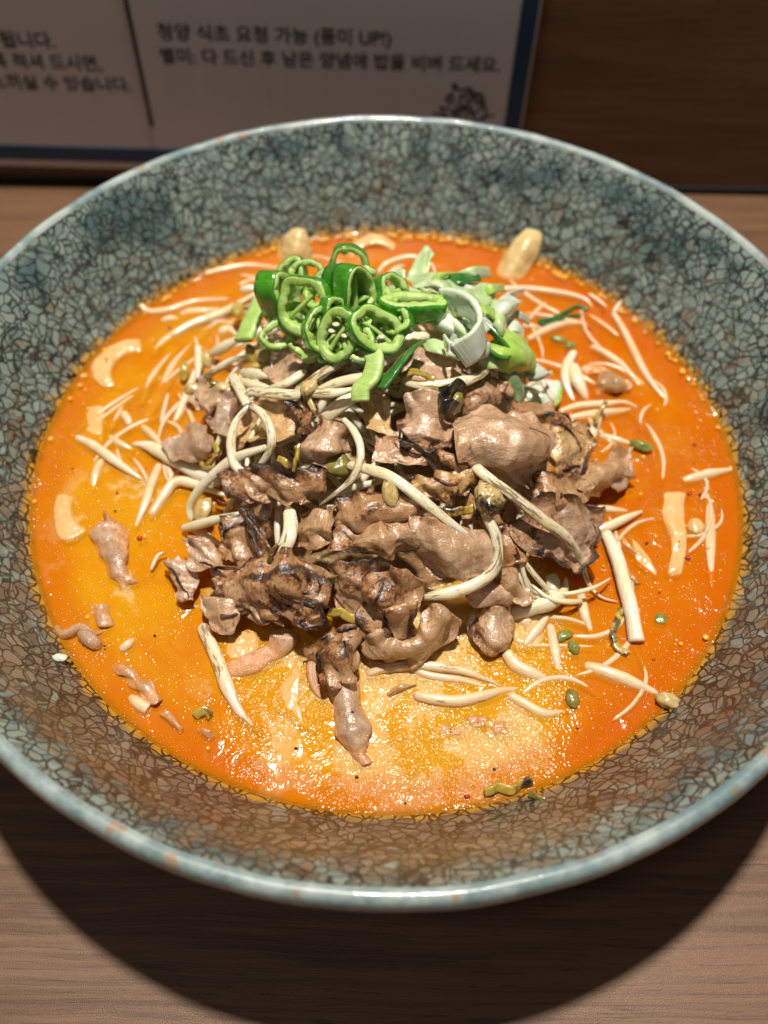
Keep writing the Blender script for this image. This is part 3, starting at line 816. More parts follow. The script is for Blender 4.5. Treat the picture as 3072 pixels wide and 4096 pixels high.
def strip(name, crop, pts, wdir, wid, th, mat, label, cat, group=None, n=40, seed=1, closed=False, mat2=None, heap=True):
    """a band cut from a leaf or pod, running through traced points"""
    if name == 'sprout_husk': wid, th = wid * 0.6, th * 1.4
    P = catmull([at(crop, x, y, h, heap) for x, y, h in pts], n)
    if name == 'sprout_husk': P = P + np.array([[0.006 * nz(q, 40, seed), 0.006 * nz(q, 40, seed + 5), 0.006 * nz(q, 40, seed + 9)] for q in P])
    if closed: P = P[:-1]
    W = np.array(wdir, float); W /= np.linalg.norm(W)
    V, m, T = band(P, lambda i: W, wid, th, closed, seed, 0.0015)
    F = band_faces(len(P), m, closed)
    uv = [(i / len(P) * 2, j / m) for i in range(len(P)) for j in range(m)]
    o = build(name, V, F, mat, None, {'char': [max(0, 0.35 + 0.9 * nz(v, 18, seed + 2)) for v in V]}, uv)
    tag(o, label, cat, group)
    if mat2:
        V2, m2, _ = band(P + np.array([0, 0, 0]), lambda i: W, wid * 1.02, th, closed, seed, 0)
        V2 = np.array(V2).reshape(-1, m2, 3)
        sec = V2[:, [0, 1]]                                           # outer face
        cen = V2.mean(1)[:, None]
        O = sec.mean(1, keepdims=True) - cen; O /= np.linalg.norm(O, axis=2, keepdims=True) + 1e-9
        q = np.concatenate([sec + O * 0.002, sec - O * 0.003], 1)[:, [0, 1, 3, 2]]
        build('skin', q.reshape(-1, 3), band_faces(len(P), 4, closed), mat2, o, {'char': [0] * (len(P) * 4)}, [(i / len(P) * 2, j / 4) for i in range(len(P)) for j in range(4)])
    return o
# ---------------------------------------------------------------- pork
PG = 'pork slices piled on the soup'
def pork(crop, rails, label, mat=None, **k):
    return loft('pork_slice', crop, rails, mat or m_meat, label, 'pork slice', PG, **k)

pork('B', [[(345, 600, .03), (470, 570, .05), (620, 545, .08), (760, 588, .075), (880, 560, .06), (980, 610, .03)],
           [(385, 665, .05), (520, 655, .065), (650, 675, .075), (770, 690, .075), (880, 660, .06), (990, 650, .04)],
           [(420, 745, .02), (500, 788, .03), (640, 815, .03), (760, 795, .03), (900, 775, .02), (985, 700, .02)]],
     'dark browned pork slice with black upper edge, left of heap centre', m_meat, ce=.75, cb=.16, seed=2, nu=46, spots=.35, cside=(.5, .5, 1, .7))
pork('B', [[(755, 185, .07), (790, 280, .065), (800, 385, .05)], [(815, 180, .085), (850, 260, .08), (870, 375, .06)], [(862, 140, .07), (900, 290, .07), (930, 380, .06)]],
     'small frilly charred pork scrap standing above the dark browned slice', m_meat, ce=.7, cb=.18, seed=3, edge=.020, nu=24, nv=20)
pork('B', [[(940, 290, .05), (870, 400, .05), (815, 500, .05), (800, 565, .04)], [(1020, 275, .09), (955, 390, .10), (890, 480, .09), (860, 570, .06)],
           [(1095, 325, .09), (1060, 430, .09), (1000, 500, .085), (960, 585, .05)], [(1135, 400, .04), (1110, 480, .04), (1040, 540, .04), (990, 605, .03)]],
     'pink folded pork slice rising behind the dark browned slice', m_meat_pink, ce=.3, cb=.06, seed=4, spots=.25)
pork('B', [[(490, 190, .02), (620, 165, .04), (740, 175, .045), (850, 160, .03)], [(465, 330, .01), (610, 305, .045), (740, 305, .05), (850, 300, .03)], [(480, 485, .0), (600, 475, .02), (720, 470, .025), (840, 460, .02)]],
     'broad tan fried pork slice behind the two curled sprouts', m_fat, ce=.3, seed=5, th=.018)
pork('B', [[(120, 370, .0), (190, 322, .025), (275, 330, .02)], [(65, 450, .0), (170, 425, .04), (305, 440, .02)], [(60, 505, -.004), (180, 535, .01), (315, 505, .0)]],
     'plain grey pink pork slice at the left edge of the heap', m_meat_grey, ce=.05, seed=6, nu=24, nv=22)
pork('B', [[(240, 115, .02), (320, 130, .025), (455, 165, .03)], [(255, 220, .02), (370, 250, .04), (485, 270, .03)], [(310, 340, .01), (400, 400, .02), (490, 400, .02)]],
     'grey pork slice with notched top, behind the plain left edge slice', m_meat_grey, ce=.1, seed=7, edge=.02)
pork('B', [[(215, 215, .03), (230, 120, .035), (290, 110, .03)], [(250, 240, .05), (290, 180, .055), (360, 130, .04)], [(290, 240, .03), (350, 210, .035), (385, 160, .025)]],
     'small brown curled pork knob at the upper left of the heap', m_meat_pink, ce=.35, cb=.1, seed=8, nu=20, nv=18)
pork('B', [[(330, 1195, .03), (345, 1290, .035), (400, 1365, .01)], [(480, 1170, .05), (480, 1320, .065), (490, 1440, .02)], [(640, 1110, .07), (640, 1300, .085), (620, 1510, .03)],
           [(800, 1060, .075), (800, 1300, .09), (800, 1560, .035)], [(925, 1130, .06), (905, 1330, .07), (920, 1610, .035)], [(965, 1230, .04), (965, 1400, .045), (1000, 1600, .03)]],
     'long grill striped blackened pork slice at the front left of heap', m_meat, ce=.5, cb=.10, stripes=(3.0, 0.8, .75), seed=9, nu=40, nv=52, th=.018, edge=.018, ruf=.02)
pork('B', [[(180, 1015, .015), (190, 1130, .015), (215, 1210, .005)], [(240, 1000, .045), (255, 1120, .045), (290, 1190, .04)], [(300, 1110, .035), (360, 1170, .045), (465, 1185, .05)], [(320, 1200, .01), (340, 1260, .02), (490, 1300, .02)]],
     'pale rolled pork tail at the left end of the grill striped slice', m_meat_pink, ce=.35, seed=10, nu=26, nv=22)
pork('B', [[(25, 1150, .004), (65, 1230, .008), (105, 1320, .008), (145, 1380, .004)], [(55, 1150, .02), (90, 1230, .03), (135, 1310, .025), (165, 1385, .012)], [(110, 1120, .02), (200, 1200, .025), (220, 1300, .02), (180, 1390, .006)]],
     'thin pork flap with a black wavy edge at the far left front', m_meat_pink, ce=.55, seed=11, nu=26, nv=18, cside=(.2, .2, 1, .1))
pork('B', [[(360, 930, .01), (362, 1020, .01), (400, 1130, .01)], [(430, 860, .04), (430, 980, .045), (440, 1130, .03)], [(505, 785, .065), (490, 960, .055), (480, 1150, .03)], [(565, 860, .065), (570, 1000, .065), (590, 1170, .04)], [(650, 960, .04), (660, 1060, .04), (665, 1170, .03)]],
     'fan shaped pork slice with black peak, left of the dangling burnt sprout', m_meat, ce=.6, cb=.14, stripes=(1.0, 3.0, .35), seed=12, spots=.5)
pork('B', [[(825, 830, .03), (825, 960, .03), (830, 1090, .02)], [(940, 795, .06), (930, 930, .07), (920, 1080, .05)], [(1065, 830, .06), (1045, 950, .065), (1010, 1090, .05)]],
     'tan pork slice just right of the dangling burnt sprout', m_meat, ce=.4, seed=13, spots=.35)
pork('B', [[(1050, 840, .05), (1150, 760, .075), (1300, 705, .085), (1450, 725, .085), (1545, 800, .06)], [(1055, 900, .065), (1200, 850, .095), (1320, 830, .10), (1440, 840, .095), (1540, 850, .07)], [(1060, 960, .04), (1200, 930, .05), (1350, 890, .05), (1450, 890, .05), (1540, 890, .04)]],
     'broad arched pork slice at heap centre, under the small tan seed', m_meat, ce=.45, cb=.04, seed=14, nu=42, spots=.2)
pork('B', [[(1050, 925, .04), (1200, 930, .07), (1350, 890, .075), (1510, 875, .06)], [(960, 1000, .06), (1150, 1005, .11), (1350, 1000, .11), (1490, 960, .08)], [(920, 1075, .03), (1100, 1085, .085), (1280, 1110, .085), (1430, 1070, .06)]],
     'ragged pork slice with black left rim below the broad arched slice', m_meat, ce=.6, cb=.03, seed=15, nu=42, edge=.02, spots=.3)
pork('C', [[(125, 1015, .09), (170, 1180, .075), (230, 1330, .04), (265, 1405, .03)], [(290, 1035, .115), (330, 1180, .12), (380, 1310, .09), (430, 1395, .04)], [(430, 1095, .10), (480, 1190, .11), (520, 1290, .08), (540, 1375, .03)], [(525, 1170, .06), (575, 1220, .06), (590, 1290, .045), (565, 1355, .02)]],
     'large smooth pink wedge of pork, right of the heap front', m_meat_pink, ce=.16, seed=16, th=.020, wob=.007, edge=.007, cside=(1.2, .5, 1, .2))
pork('C', [[(415, 510, .03), (520, 415, .05), (690, 395, .06), (850, 435, .05), (1000, 525, .03)], [(440, 570, .08), (550, 500, .12), (700, 480, .135), (850, 510, .12), (1005, 560, .06)], [(470, 645, .07), (600, 620, .125), (720, 630, .135), (840, 640, .115), (970, 640, .04)], [(550, 735, .03), (640, 735, .07), (740, 750, .075), (830, 750, .05), (910, 705, .025)], [(640, 800, .0), (700, 825, .02), (760, 835, .02), (830, 805, .01), (885, 745, .01)]],
     'big shiny domed pink pork roll at the upper right of heap', m_meat_pink, ce=.45, cb=.0, seed=17, th=.022, nu=44, nv=36, wob=.009, cside=(.2, 1, .2, .5))
pork('C', [[(870, 430, .03), (950, 520, .035), (985, 640, .035), (980, 725, .02)], [(980, 415, .06), (1060, 520, .07), (1080, 620, .065), (1070, 745, .03)], [(1080, 455, .03), (1155, 540, .03), (1195, 620, .02), (1185, 715, .015)]],
     'golden fried pork slice leaning behind the domed pink roll', m_fat, ce=.5, seed=18, spots=.25, wob=.006)
pork('C', [[(870, 760, .03), (960, 730, .05), (1050, 745, .05), (1150, 780, .03)], [(880, 860, .04), (980, 860, .07), (1070, 880, .06), (1165, 880, .03)], [(890, 970, .03), (1000, 985, .05), (1080, 985, .04), (1155, 955, .02)]],
     'reddish brown ruffled pork slice at right, below the golden fried slice', m_meat, ce=.55, cb=.08, seed=19, edge=.02, spots=.4)
pork('C', [[(880, 930, .045), (1010, 930, .05), (1150, 960, .04), (1215, 1010, .02)], [(790, 1055, .04), (960, 1095, .07), (1100, 1095, .06), (1275, 1130, .015)], [(800, 1150, .03), (950, 1200, .06), (1080, 1230, .045), (1240, 1225, .008)], [(890, 1235, .015), (1000, 1295, .02), (1090, 1370, .008), (1165, 1345, .004)]],
     'wide pork slice with dark grill ticks at the right edge of heap', m_meat_grey, ce=.4, cb=.02, stripes=(.8, 3.2, .35), seed=20, nu=42, nv=36, spots=.25)
pork('C', [[(1150, 840, .01), (1250, 725, .015), (1350, 655, .012), (1430, 675, .0)], [(1150, 865, .05), (1260, 790, .055), (1370, 720, .05), (1450, 725, .015)], [(1160, 895, .01), (1290, 860, .015), (1400, 800, .015), (1440, 770, .0)]],
     'brown rolled pork tongue reaching right into the broth', m_meat, ce=.12, cb=.06, seed=21, th=.020, heap=True)
pork('C', [[(1310, 830, .004), (1350, 770, .012), (1400, 740, .012)], [(1340, 870, .01), (1390, 830, .022), (1440, 760, .016)], [(1380, 875, .002), (1420, 850, .006), (1450, 790, .003)]],
     'curled frilly tip at the end of the rolled pork tongue', m_meat_grey, ce=.3, seed=22, nu=18, nv=18)
pork('C', [[(75, 450, .04), (160, 345, .07), (280, 330, .08), (385, 375, .05)], [(60, 530, .055), (180, 470, .085), (300, 465, .09), (405, 500, .05)], [(95, 625, .045), (200, 625, .06), (290, 645, .06), (435, 600, .04)]],
     'pale pork slice outlined by a thin black frill, heap centre top', m_meat_pink, ce=.75, seed=23, edge=.018, cside=(.9, .2, .2, 1.1), nu=36, nv=30)
pork('C', [[(20, 240, .03), (110, 105, .04), (260, 80, .045), (400, 105, .045), (520, 130, .035)], [(60, 300, .035), (180, 200, .06), (300, 170, .06), (420, 180, .06), (545, 200, .035)], [(60, 345, .02), (170, 305, .03), (300, 285, .03), (420, 265, .03), (535, 255, .02)]],
     'layered pale brown pork slice just below the scallion heap', m_meat_pink, ce=.25, seed=24, nu=40, spots=.2, edge=.022)
pork('C', [[(425, 300, .03), (520, 225, .05), (605, 180, .04)], [(440, 350, .05), (540, 310, .07), (640, 270, .04)], [(425, 405, .01), (530, 395, .03), (615, 375, .02)]],
     'smooth brown pork slice beside the burnt black bean', m_meat_grey, ce=.35, cb=.08, seed=25, nu=24, nv=22)
pork('C', [[(625, 170, .025), (645, 240, .035), (630, 295, .025)], [(700, 205, .05), (720, 265, .05), (690, 305, .035)], [(772, 250, .02), (755, 290, .02), (715, 330, .01)]],
     'small triangular pork flap under the dull green scallion leaf', m_meat_pink, ce=.4, seed=26, nu=20, nv=20)
pork('C', [[(110, 810, .045), (260, 755, .06), (380, 735, .06), (525, 740, .05)], [(115, 860, .05), (260, 830, .08), (380, 830, .085), (515, 845, .05)], [(145, 940, .04), (260, 945, .05), (380, 955, .05), (485, 905, .03)]],
     'well seared orange brown pork slice between the two long sprouts', m_fat, ce=.55, cb=.06, seed=27, nu=36, spots=.45)
pork('C', [[(285, 635, .06), (380, 635, .07), (480, 680, .065), (525, 735, .05)], [(310, 680, .065), (400, 690, .085), (485, 725, .075), (520, 770, .045)], [(330, 715, .05), (420, 730, .06), (480, 765, .055), (515, 795, .035)]],
     'narrow black rimmed pork frill right of the pale outlined slice', m_meat, ce=.7, cb=.05, seed=28, edge=.02, nu=26, nv=18)
pork('C', [[(470, 860, .02), (560, 910, .03), (710, 1000, .03)], [(440, 1000, .03), (600, 1020, .05), (730, 1080, .03)], [(450, 1090, .015), (600, 1140, .03), (760, 1175, .02)]],
     'pork slice tucked under the sprout with the burnt round head', m_meat, ce=.4, seed=29, spots=.35)
pork('C', [[(600, 1130, .02), (660, 1230, .02), (690, 1340, .01)], [(700, 1080, .04), (740, 1190, .045), (770, 1330, .025)], [(790, 1090, .02), (810, 1200, .02), (840, 1310, .01)]],
     'tan spotted pork strip left of the wide grill ticked slice', m_meat, ce=.4, seed=30, spots=.5, nu=24, nv=20)
pork('K', [[(1100, 470, .05), (1005, 640, .035), (990, 830, .03), (1045, 1010, .015)], [(1190, 430, .075), (1100, 630, .085), (1100, 800, .065), (1150, 970, .03)], [(1300, 460, .085), (1235, 640, .06), (1235, 800, .02), (1255, 975, .01)], [(1410, 490, .06), (1445, 680, .055), (1420, 830, .045), (1310, 970, .02)]],
     'crumpled pork ball with dark left edge at the front of heap', m_meat, ce=.55, cb=.05, seed=31, nu=38, nv=34, spots=.35, cside=(.1, .1, 1.1, .5))
pork('K', [[(1095, 700, .085), (1135, 850, .065), (1225, 970, .035)], [(1220, 680, .10), (1240, 830, .08), (1255, 975, .045)], [(1365, 690, .085), (1345, 830, .075), (1290, 950, .04)]],
     'pointed brown rimmed flap folded into the crumpled pork ball', m_meat, ce=.6, cb=.02, seed=32, nu=24, nv=22, cside=(.2, .6, 1, 1))
pork('K', [[(985, 880, .01), (1030, 1060, .005), (1270, 1120, .005), (1500, 1090, .005), (1625, 970, .005), (1705, 800, .015)], [(1035, 880, .05), (1100, 1000, .05), (1290, 1030, .06), (1450, 970, .06), (1540, 850, .07), (1620, 680, .06)], [(1085, 890, .02), (1140, 950, .02), (1280, 980, .02), (1400, 920, .03), (1470, 800, .03), (1530, 650, .03)]],
     'thick smooth U shaped pork roll at the front edge of heap', m_meat, ce=.06, seed=33, nu=52, th=.022, edge=.005, wob=.008, spots=.12)
pork('K', [[(685, 430, .03), (695, 560, .02), (780, 690, .01), (845, 755, .004)], [(780, 350, .05), (825, 500, .05), (880, 640, .03), (925, 765, .01)], [(940, 370, .05), (980, 520, .05), (1000, 640, .03), (990, 775, .01)], [(1085, 440, .03), (1085, 560, .03), (1040, 660, .02), (1000, 770, .01)]],
     'flat rounded pork slice with spotted rim, left of crumpled ball', m_meat, ce=.4, seed=34, spots=.4)
pork('K', [[(545, 1060, .01), (540, 1200, .006), (600, 1320, .004)], [(670, 960, .045), (640, 1130, .055), (680, 1300, .02)], [(835, 955, .05), (790, 1120, .075), (800, 1350, .012)], [(885, 1050, .015), (875, 1180, .02), (845, 1335, .005)]],
     'brown pork lump at the front above the long pork tail', m_meat, ce=.4, cb=.1, seed=35, spots=.35)
pork('K', [[(650, 900, .02), (700, 880, .045), (790, 850, .045), (1000, 870, .03)], [(640, 960, .03), (720, 920, .055), (840, 880, .055), (1000, 890, .04)], [(660, 1000, .02), (780, 960, .04), (900, 910, .04), (1000, 930, .03)]],
     'wavy black edged pork ribbon between striped slice and U roll', m_meat, ce=.7, seed=36, nv=16, edge=.012, cside=(.1, .1, 1, .2))
pork('E', [[(395, 425, .010), (415, 560, .008), (465, 720, .006), (560, 838, .0)], [(465, 415, .03), (500, 560, .03), (545, 720, .024), (592, 846, .004)], [(535, 430, .010), (580, 560, .008), (602, 700, .006), (602, 846, .0)]],
     'long pointed pork tail lying in the front broth', m_meat_grey, ce=.12, cb=.03, seed=37, th=.020, heap=False, nu=44, nv=20, edge=.008)
tube('pork_slice', 'K', [(545, 1090, .02), (515, 1200, .015), (540, 1350, .014), (600, 1450, .008)], .017, m_meat_pink, 'thin pork strand beside the lump above the long tail', 'pork slice', PG, heap=False, lump=.4, char=.08, seed=4)
tube('pork_slice', 'B', [(745, 1530, .03), (725, 1620, .02), (640, 1700, .012), (520, 1765, .010), (390, 1790, .008), (290, 1805, .0)], .036, m_meat_pink, 'rope like pork strand lying in broth below the striped slice', 'pork slice', PG, heap=False, lump=.45, char=.10, seed=5, ridge=.18, n=60, m=14, taper=(1, .6))
pork('B', [[(215, 1375, .01), (230, 1460, .01), (300, 1530, .006), (345, 1560, .003)], [(300, 1340, .04), (330, 1420, .05), (370, 1490, .04), (385, 1550, .012)], [(420, 1380, .03), (465, 1440, .04), (485, 1480, .035), (455, 1525, .012)]],
     'small pink pork coil at left under the striped slice', m_meat_pink, ce=.2, seed=38, nu=24, nv=20)
pork('B', [[(470, 1380, .02), (540, 1470, .02), (620, 1540, .015)], [(500, 1340, .03), (600, 1440, .035), (700, 1530, .03)], [(560, 1400, .02), (660, 1470, .03), (770, 1570, .02)]],
     'hidden lower pork layer under the grill striped slice', m_meat_pink, ce=.1, seed=39, nu=20, nv=16)
pork('D', [[(610, 1715, .006), (675, 1880, .004), (775, 2020, .003), (880, 2075, .0)], [(680, 1645, .016), (735, 1800, .028), (800, 1970, .018), (900, 2055, .008)], [(795, 1635, .004), (845, 1800, .012), (845, 1950, .008), (935, 2040, .0)]],
     'loose grey pork strip floating alone in the left broth', m_meat_grey, ce=.12, seed=40, heap=False)
pork('D', [[(690, 1560, .004), (730, 1620, .01), (790, 1660, .004)], [(680, 1590, .012), (710, 1650, .018), (760, 1690, .01)]],
     'tiny dark scrap above the loose pork strip on left', m_meat, ce=.3, cb=.15, seed=41, heap=False, nu=18, nv=12)
tube('pork_slice', 'H', [(405, 195, .004), (480, 255, .010), (600, 205, .013), (700, 250, .010), (805, 212, .004)], .014, m_meat, 'thin wavy brown pork strand at the lower left broth edge', 'pork slice', PG, heap=False, lump=.4, char=.12, seed=6, flat=1.2)
tube('pork_slice', 'H', [(590, 300, .01), (630, 270, .02), (690, 310, .02), (745, 365, .010)], .020, m_meat_grey, 'short glossy pork curl under the wavy brown strand', 'pork slice', PG, heap=False, lump=.3, seed=7, taper=(.8, .8))
pork('H', [[(690, 50, .003), (695, 130, .004), (715, 200, .002)], [(740, 35, .014), (750, 120, .016), (765, 205, .010)], [(795, 60, .003), (805, 130, .004), (825, 200, .002)]],
     'pale orange pork bit above the wavy brown strand', m_meat_grey, ce=.05, seed=42, heap=False, nu=20, nv=16)
pork('H', [[(825, 455, .002), (930, 560, .003), (1010, 690, .003), (1110, 790, .002)], [(860, 470, .010), (960, 550, .014), (1060, 660, .016), (1180, 760, .006)], [(890, 480, .003), (1000, 560, .004), (1110, 650, .004), (1190, 740, .002)]],
     'long sunken pork strip near the lower left rim', m_meat_grey, ce=.12, seed=43, heap=False)
pork('H', [[(1180, 840, .002), (1260, 920, .003), (1330, 990, .002)], [(1230, 800, .010), (1300, 870, .014), (1360, 950, .006)]],
     'small sunken pork crumb below the lower left strip', m_meat_grey, ce=.1, seed=44, heap=False, nu=18, nv=12)
pork('H', [[(1450, 960, .002), (1490, 1010, .003), (1560, 1040, .002)], [(1490, 940, .012), (1540, 970, .018), (1590, 1000, .006)]],
     'brown nub with yellow husk near the front left rim', m_meat_grey, ce=.2, seed=45, heap=False, nu=18, nv=12)
pork('M', [[(990, 1085, .004), (1080, 1060, .012), (1200, 1075, .012), (1280, 1140, .003)], [(985, 1120, .012), (1080, 1110, .026), (1190, 1115, .024), (1265, 1160, .008)], [(1010, 1220, .003), (1080, 1200, .006), (1150, 1180, .010), (1220, 1190, .002)]],
     'ruffled brown pork scrap floating in broth at upper right', m_meat, ce=.25, seed=46, heap=False, edge=.018)
pork('M', [[(870, 990, .002), (930, 950, .008), (1040, 970, .008), (1190, 1070, .002)], [(880, 1050, .003), (960, 1020, .010), (1050, 1040, .009), (1160, 1090, .002)]],
     'pale fatty pork edge behind the ruffled upper right scrap', m_fat, ce=.02, seed=47, heap=False)
pork('C', [[(575, 1565, .03), (562, 1690, .02), (555, 1820, .004)], [(630, 1545, .055), (635, 1690, .05), (630, 1830, .015)], [(695, 1565, .03), (712, 1690, .025), (705, 1810, .004)]],
     'upright strip of pork with seared top at lower right front', m_meat_pink, ce=.35, cb=.02, seed=48, nu=28, nv=20, heap=False, spots=.3)
pork('C', [[(600, 1370, .02), (700, 1480, .015), (800, 1565, .01)], [(660, 1330, .045), (750, 1440, .045), (845, 1540, .015)], [(720, 1340, .025), (790, 1420, .025), (850, 1500, .01)]],
     'brown pork flap left of the white sprout at lower right', m_meat, ce=.3, seed=49, nu=24, nv=18, spots=.4)
pork('C', [[(460, 1480, .02), (580, 1530, .015), (700, 1560, .01)], [(520, 1440, .04), (640, 1470, .045), (760, 1535, .02)], [(580, 1400, .03), (680, 1430, .03), (770, 1500, .02)]],
     'pink pork ridge under the looped burnt head sprout', m_meat_pink, ce=.12, seed=50, nu=24, nv=18)
pork('G', [[(390, 1480, .003), (440, 1530, .006), (530, 1570, .002)], [(400, 1440, .010), (460, 1500, .014), (540, 1550, .004)]],
     'tiny red brown scrap left of the flat noodle at right', m_meat, ce=.15, cb=.05, seed=51, heap=False, nu=16, nv=12)
pork('G', [[(430, 1640, .003), (450, 1690, .006), (470, 1720, .002)], [(430, 1620, .012), (480, 1670, .015), (508, 1710, .004)]],
     'little brown pork tip poking out behind the square cut sprout', m_meat, ce=.2, seed=52, heap=False, nu=16, nv=12)
pork('B', [[(1280, 420, .035), (1400, 370, .055), (1510, 480, .05)], [(1270, 500, .04), (1420, 510, .055), (1570, 520, .04)], [(1290, 600, .03), (1420, 610, .04), (1570, 600, .03)]],
     'pink pork slice left of and below the pale outlined slice', m_meat_pink, ce=.25, seed=53, spots=.2)
pork('B', [[(1195, 180, .03), (1205, 300, .03), (1250, 410, .02)], [(1290, 110, .045), (1300, 260, .05), (1320, 390, .035)], [(1390, 190, .04), (1385, 300, .04), (1380, 410, .03)]],
     'tan pork slice under the hanging pale chili strip', m_fat, ce=.15, seed=54)
pork('A', [[(205, 765, .03), (235, 660, .045), (330, 605, .045)], [(280, 785, .035), (320, 700, .06), (395, 640, .05)], [(340, 775, .02), (385, 720, .03), (410, 690, .025)]],
     'tan pork slice directly under the chili heap at left', m_meat_pink, ce=.3, cb=.03, seed=55, spots=.3)
pork('A', [[(390, 660, .02), (470, 630, .03), (560, 620, .03)], [(400, 740, .02), (490, 720, .035), (580, 700, .03)]],
     'small pork slice behind the crossed sprouts below the chili', m_meat_pink, ce=.2, seed=56, nu=22, nv=14)
pork('A', [[(1360, 880, .008), (1450, 860, .02), (1550, 880, .01)], [(1330, 930, .03), (1440, 920, .035), (1560, 930, .012)]],
     'dark pork edge right of heap below the pale scallion cup', m_meat, ce=.4, cb=.12, seed=57, nu=24, nv=14)
for i, (x, y, s) in enumerate([(1005, 675, .030), (1155, 625, .026), (1290, 665, .030)]):
    blob('pork_slice', 'E', x, y, -.010, (s * 1.1, s * .7, .013), m_meat_grey, ['left', 'middle', 'right'][i] + ' one of three pork lumps sunk in the front foam', 'pork slice', PG, seed=60 + i, heap=False, char=.12, lump=.35)

# dark bedding of sprouts and meat that fills the gaps of the heap
t = NT('heap_core'); pp = t.obj()
m_core = t.set(col=t.mix(t.ramp(t.noise(pp, 18, 4), 0.4, 0.65), (0.30, 0.17, 0.075), (0.45, 0.32, 0.14)), rough=0.4, nor=t.bump(t.noise(pp, 30, 4), 0.8, 0.02))
V, F = [], []
n1, n2 = 30, 72
for j in range(n1 + 1):
    q = j / n1
    for i in range(n2):
        a = 2 * math.pi * i / n2
        x = 0.00 + 0.42 * q * math.cos(a); y = 0.08 + 0.46 * q * math.sin(a)
        V.append((x, y, SOUP - 0.01 + mound(x, y) * (0.90 - 0.25 * q * q - (0.8 * q ** 4 if q > .5 else 0)) + 0.014 * nz((x, y, 0), 14, 3) - (0.02 if j == n1 else 0)))
for j in range(n1):
    for i in range(n2):
        k = (i + 1) % n2
        F.append((j * n2 + i, (j + 1) * n2 + i, (j + 1) * n2 + k, j * n2 + k))
core = build('heap_core', V, F, m_core)
tag(core, 'tangle of noodles and meat juices hidden under the toppings', 'noodle heap', None, 'stuff')

rs = random.Random(77)
tangle0 = []
for i in range(58):                                                   # thin strands drifting just at the broth surface
    u_ = rs.random()
    an = math.radians(rs.uniform(95, 200) if u_ < .55 else rs.uniform(-65, 75))
    q = rs.uniform(.47, .74); cx, cy = q * math.cos(an), q * math.sin(an)
    th_ = an + 1.57 + rs.uniform(-.8, .8); L_ = rs.uniform(.05, .13); bend = rs.uniform(-.04, .04)
    pts = []
    for s in (-1, -.4, .3, 1):
        x = cx + math.cos(th_) * L_ * s - math.sin(th_) * bend * (1 - s * s); y = cy + math.sin(th_) * L_ * s + math.cos(th_) * bend * (1 - s * s)
        k_ = min(1.0, .765 / math.hypot(x, y))
        pts.append((x * k_, y * k_, SOUP - .0035 + .004 * (1 - s * s)))
    tangle0.append((pts, rs.uniform(.006, .010), 900 + i))
tangle = list(tangle0)
for i in range(120):
    a = rs.uniform(0, 6.283); q = 0.38 * math.sqrt(rs.random())
    cx = -0.01 + q * math.cos(a); cy = 0.13 + q * 1.05 * math.sin(a)
    th_ = rs.uniform(0, 3.14); L_ = rs.uniform(.06, .13); bend = rs.uniform(-.03, .03)
    pts = []
    for s in (-1, -.4, .3, 1):
        x = cx + math.cos(th_) * L_ * s - math.sin(th_) * bend * (1 - s * s); y = cy + math.sin(th_) * L_ * s + math.cos(th_) * bend * (1 - s * s)
        pts.append((x, y, SOUP + mound(x, y) * .95 - .012 + rs.uniform(-.01, .022)))
    tangle.append((pts, rs.uniform(.008, .014), i))
for i in range(46):                                                   # finer strands lying over the meat
    if i < 22: cx, cy = rs.uniform(-.34, .10), rs.uniform(.12, .34)
    elif i < 34: cx, cy = rs.uniform(.20, .42), rs.uniform(-.36, -.10)
    else: cx, cy = rs.uniform(-.42, -.25), rs.uniform(-.12, .18)
    th_ = rs.uniform(0, 3.14); L_ = rs.uniform(.05, .11); bend = rs.uniform(-.05, .05); dz = rs.uniform(.02, .06)
    pts = []
    for s in (-1, -.4, .3, 1):
        x = cx + math.cos(th_) * L_ * s - math.sin(th_) * bend * (1 - s * s); y = cy + math.sin(th_) * L_ * s + math.cos(th_) * bend * (1 - s * s)
        pts.append((x, y, SOUP + mound(x, y) + dz * (1 - .5 * s * s) - .012))
    tangle.append((pts, rs.uniform(.006, .0095), 500 + i))

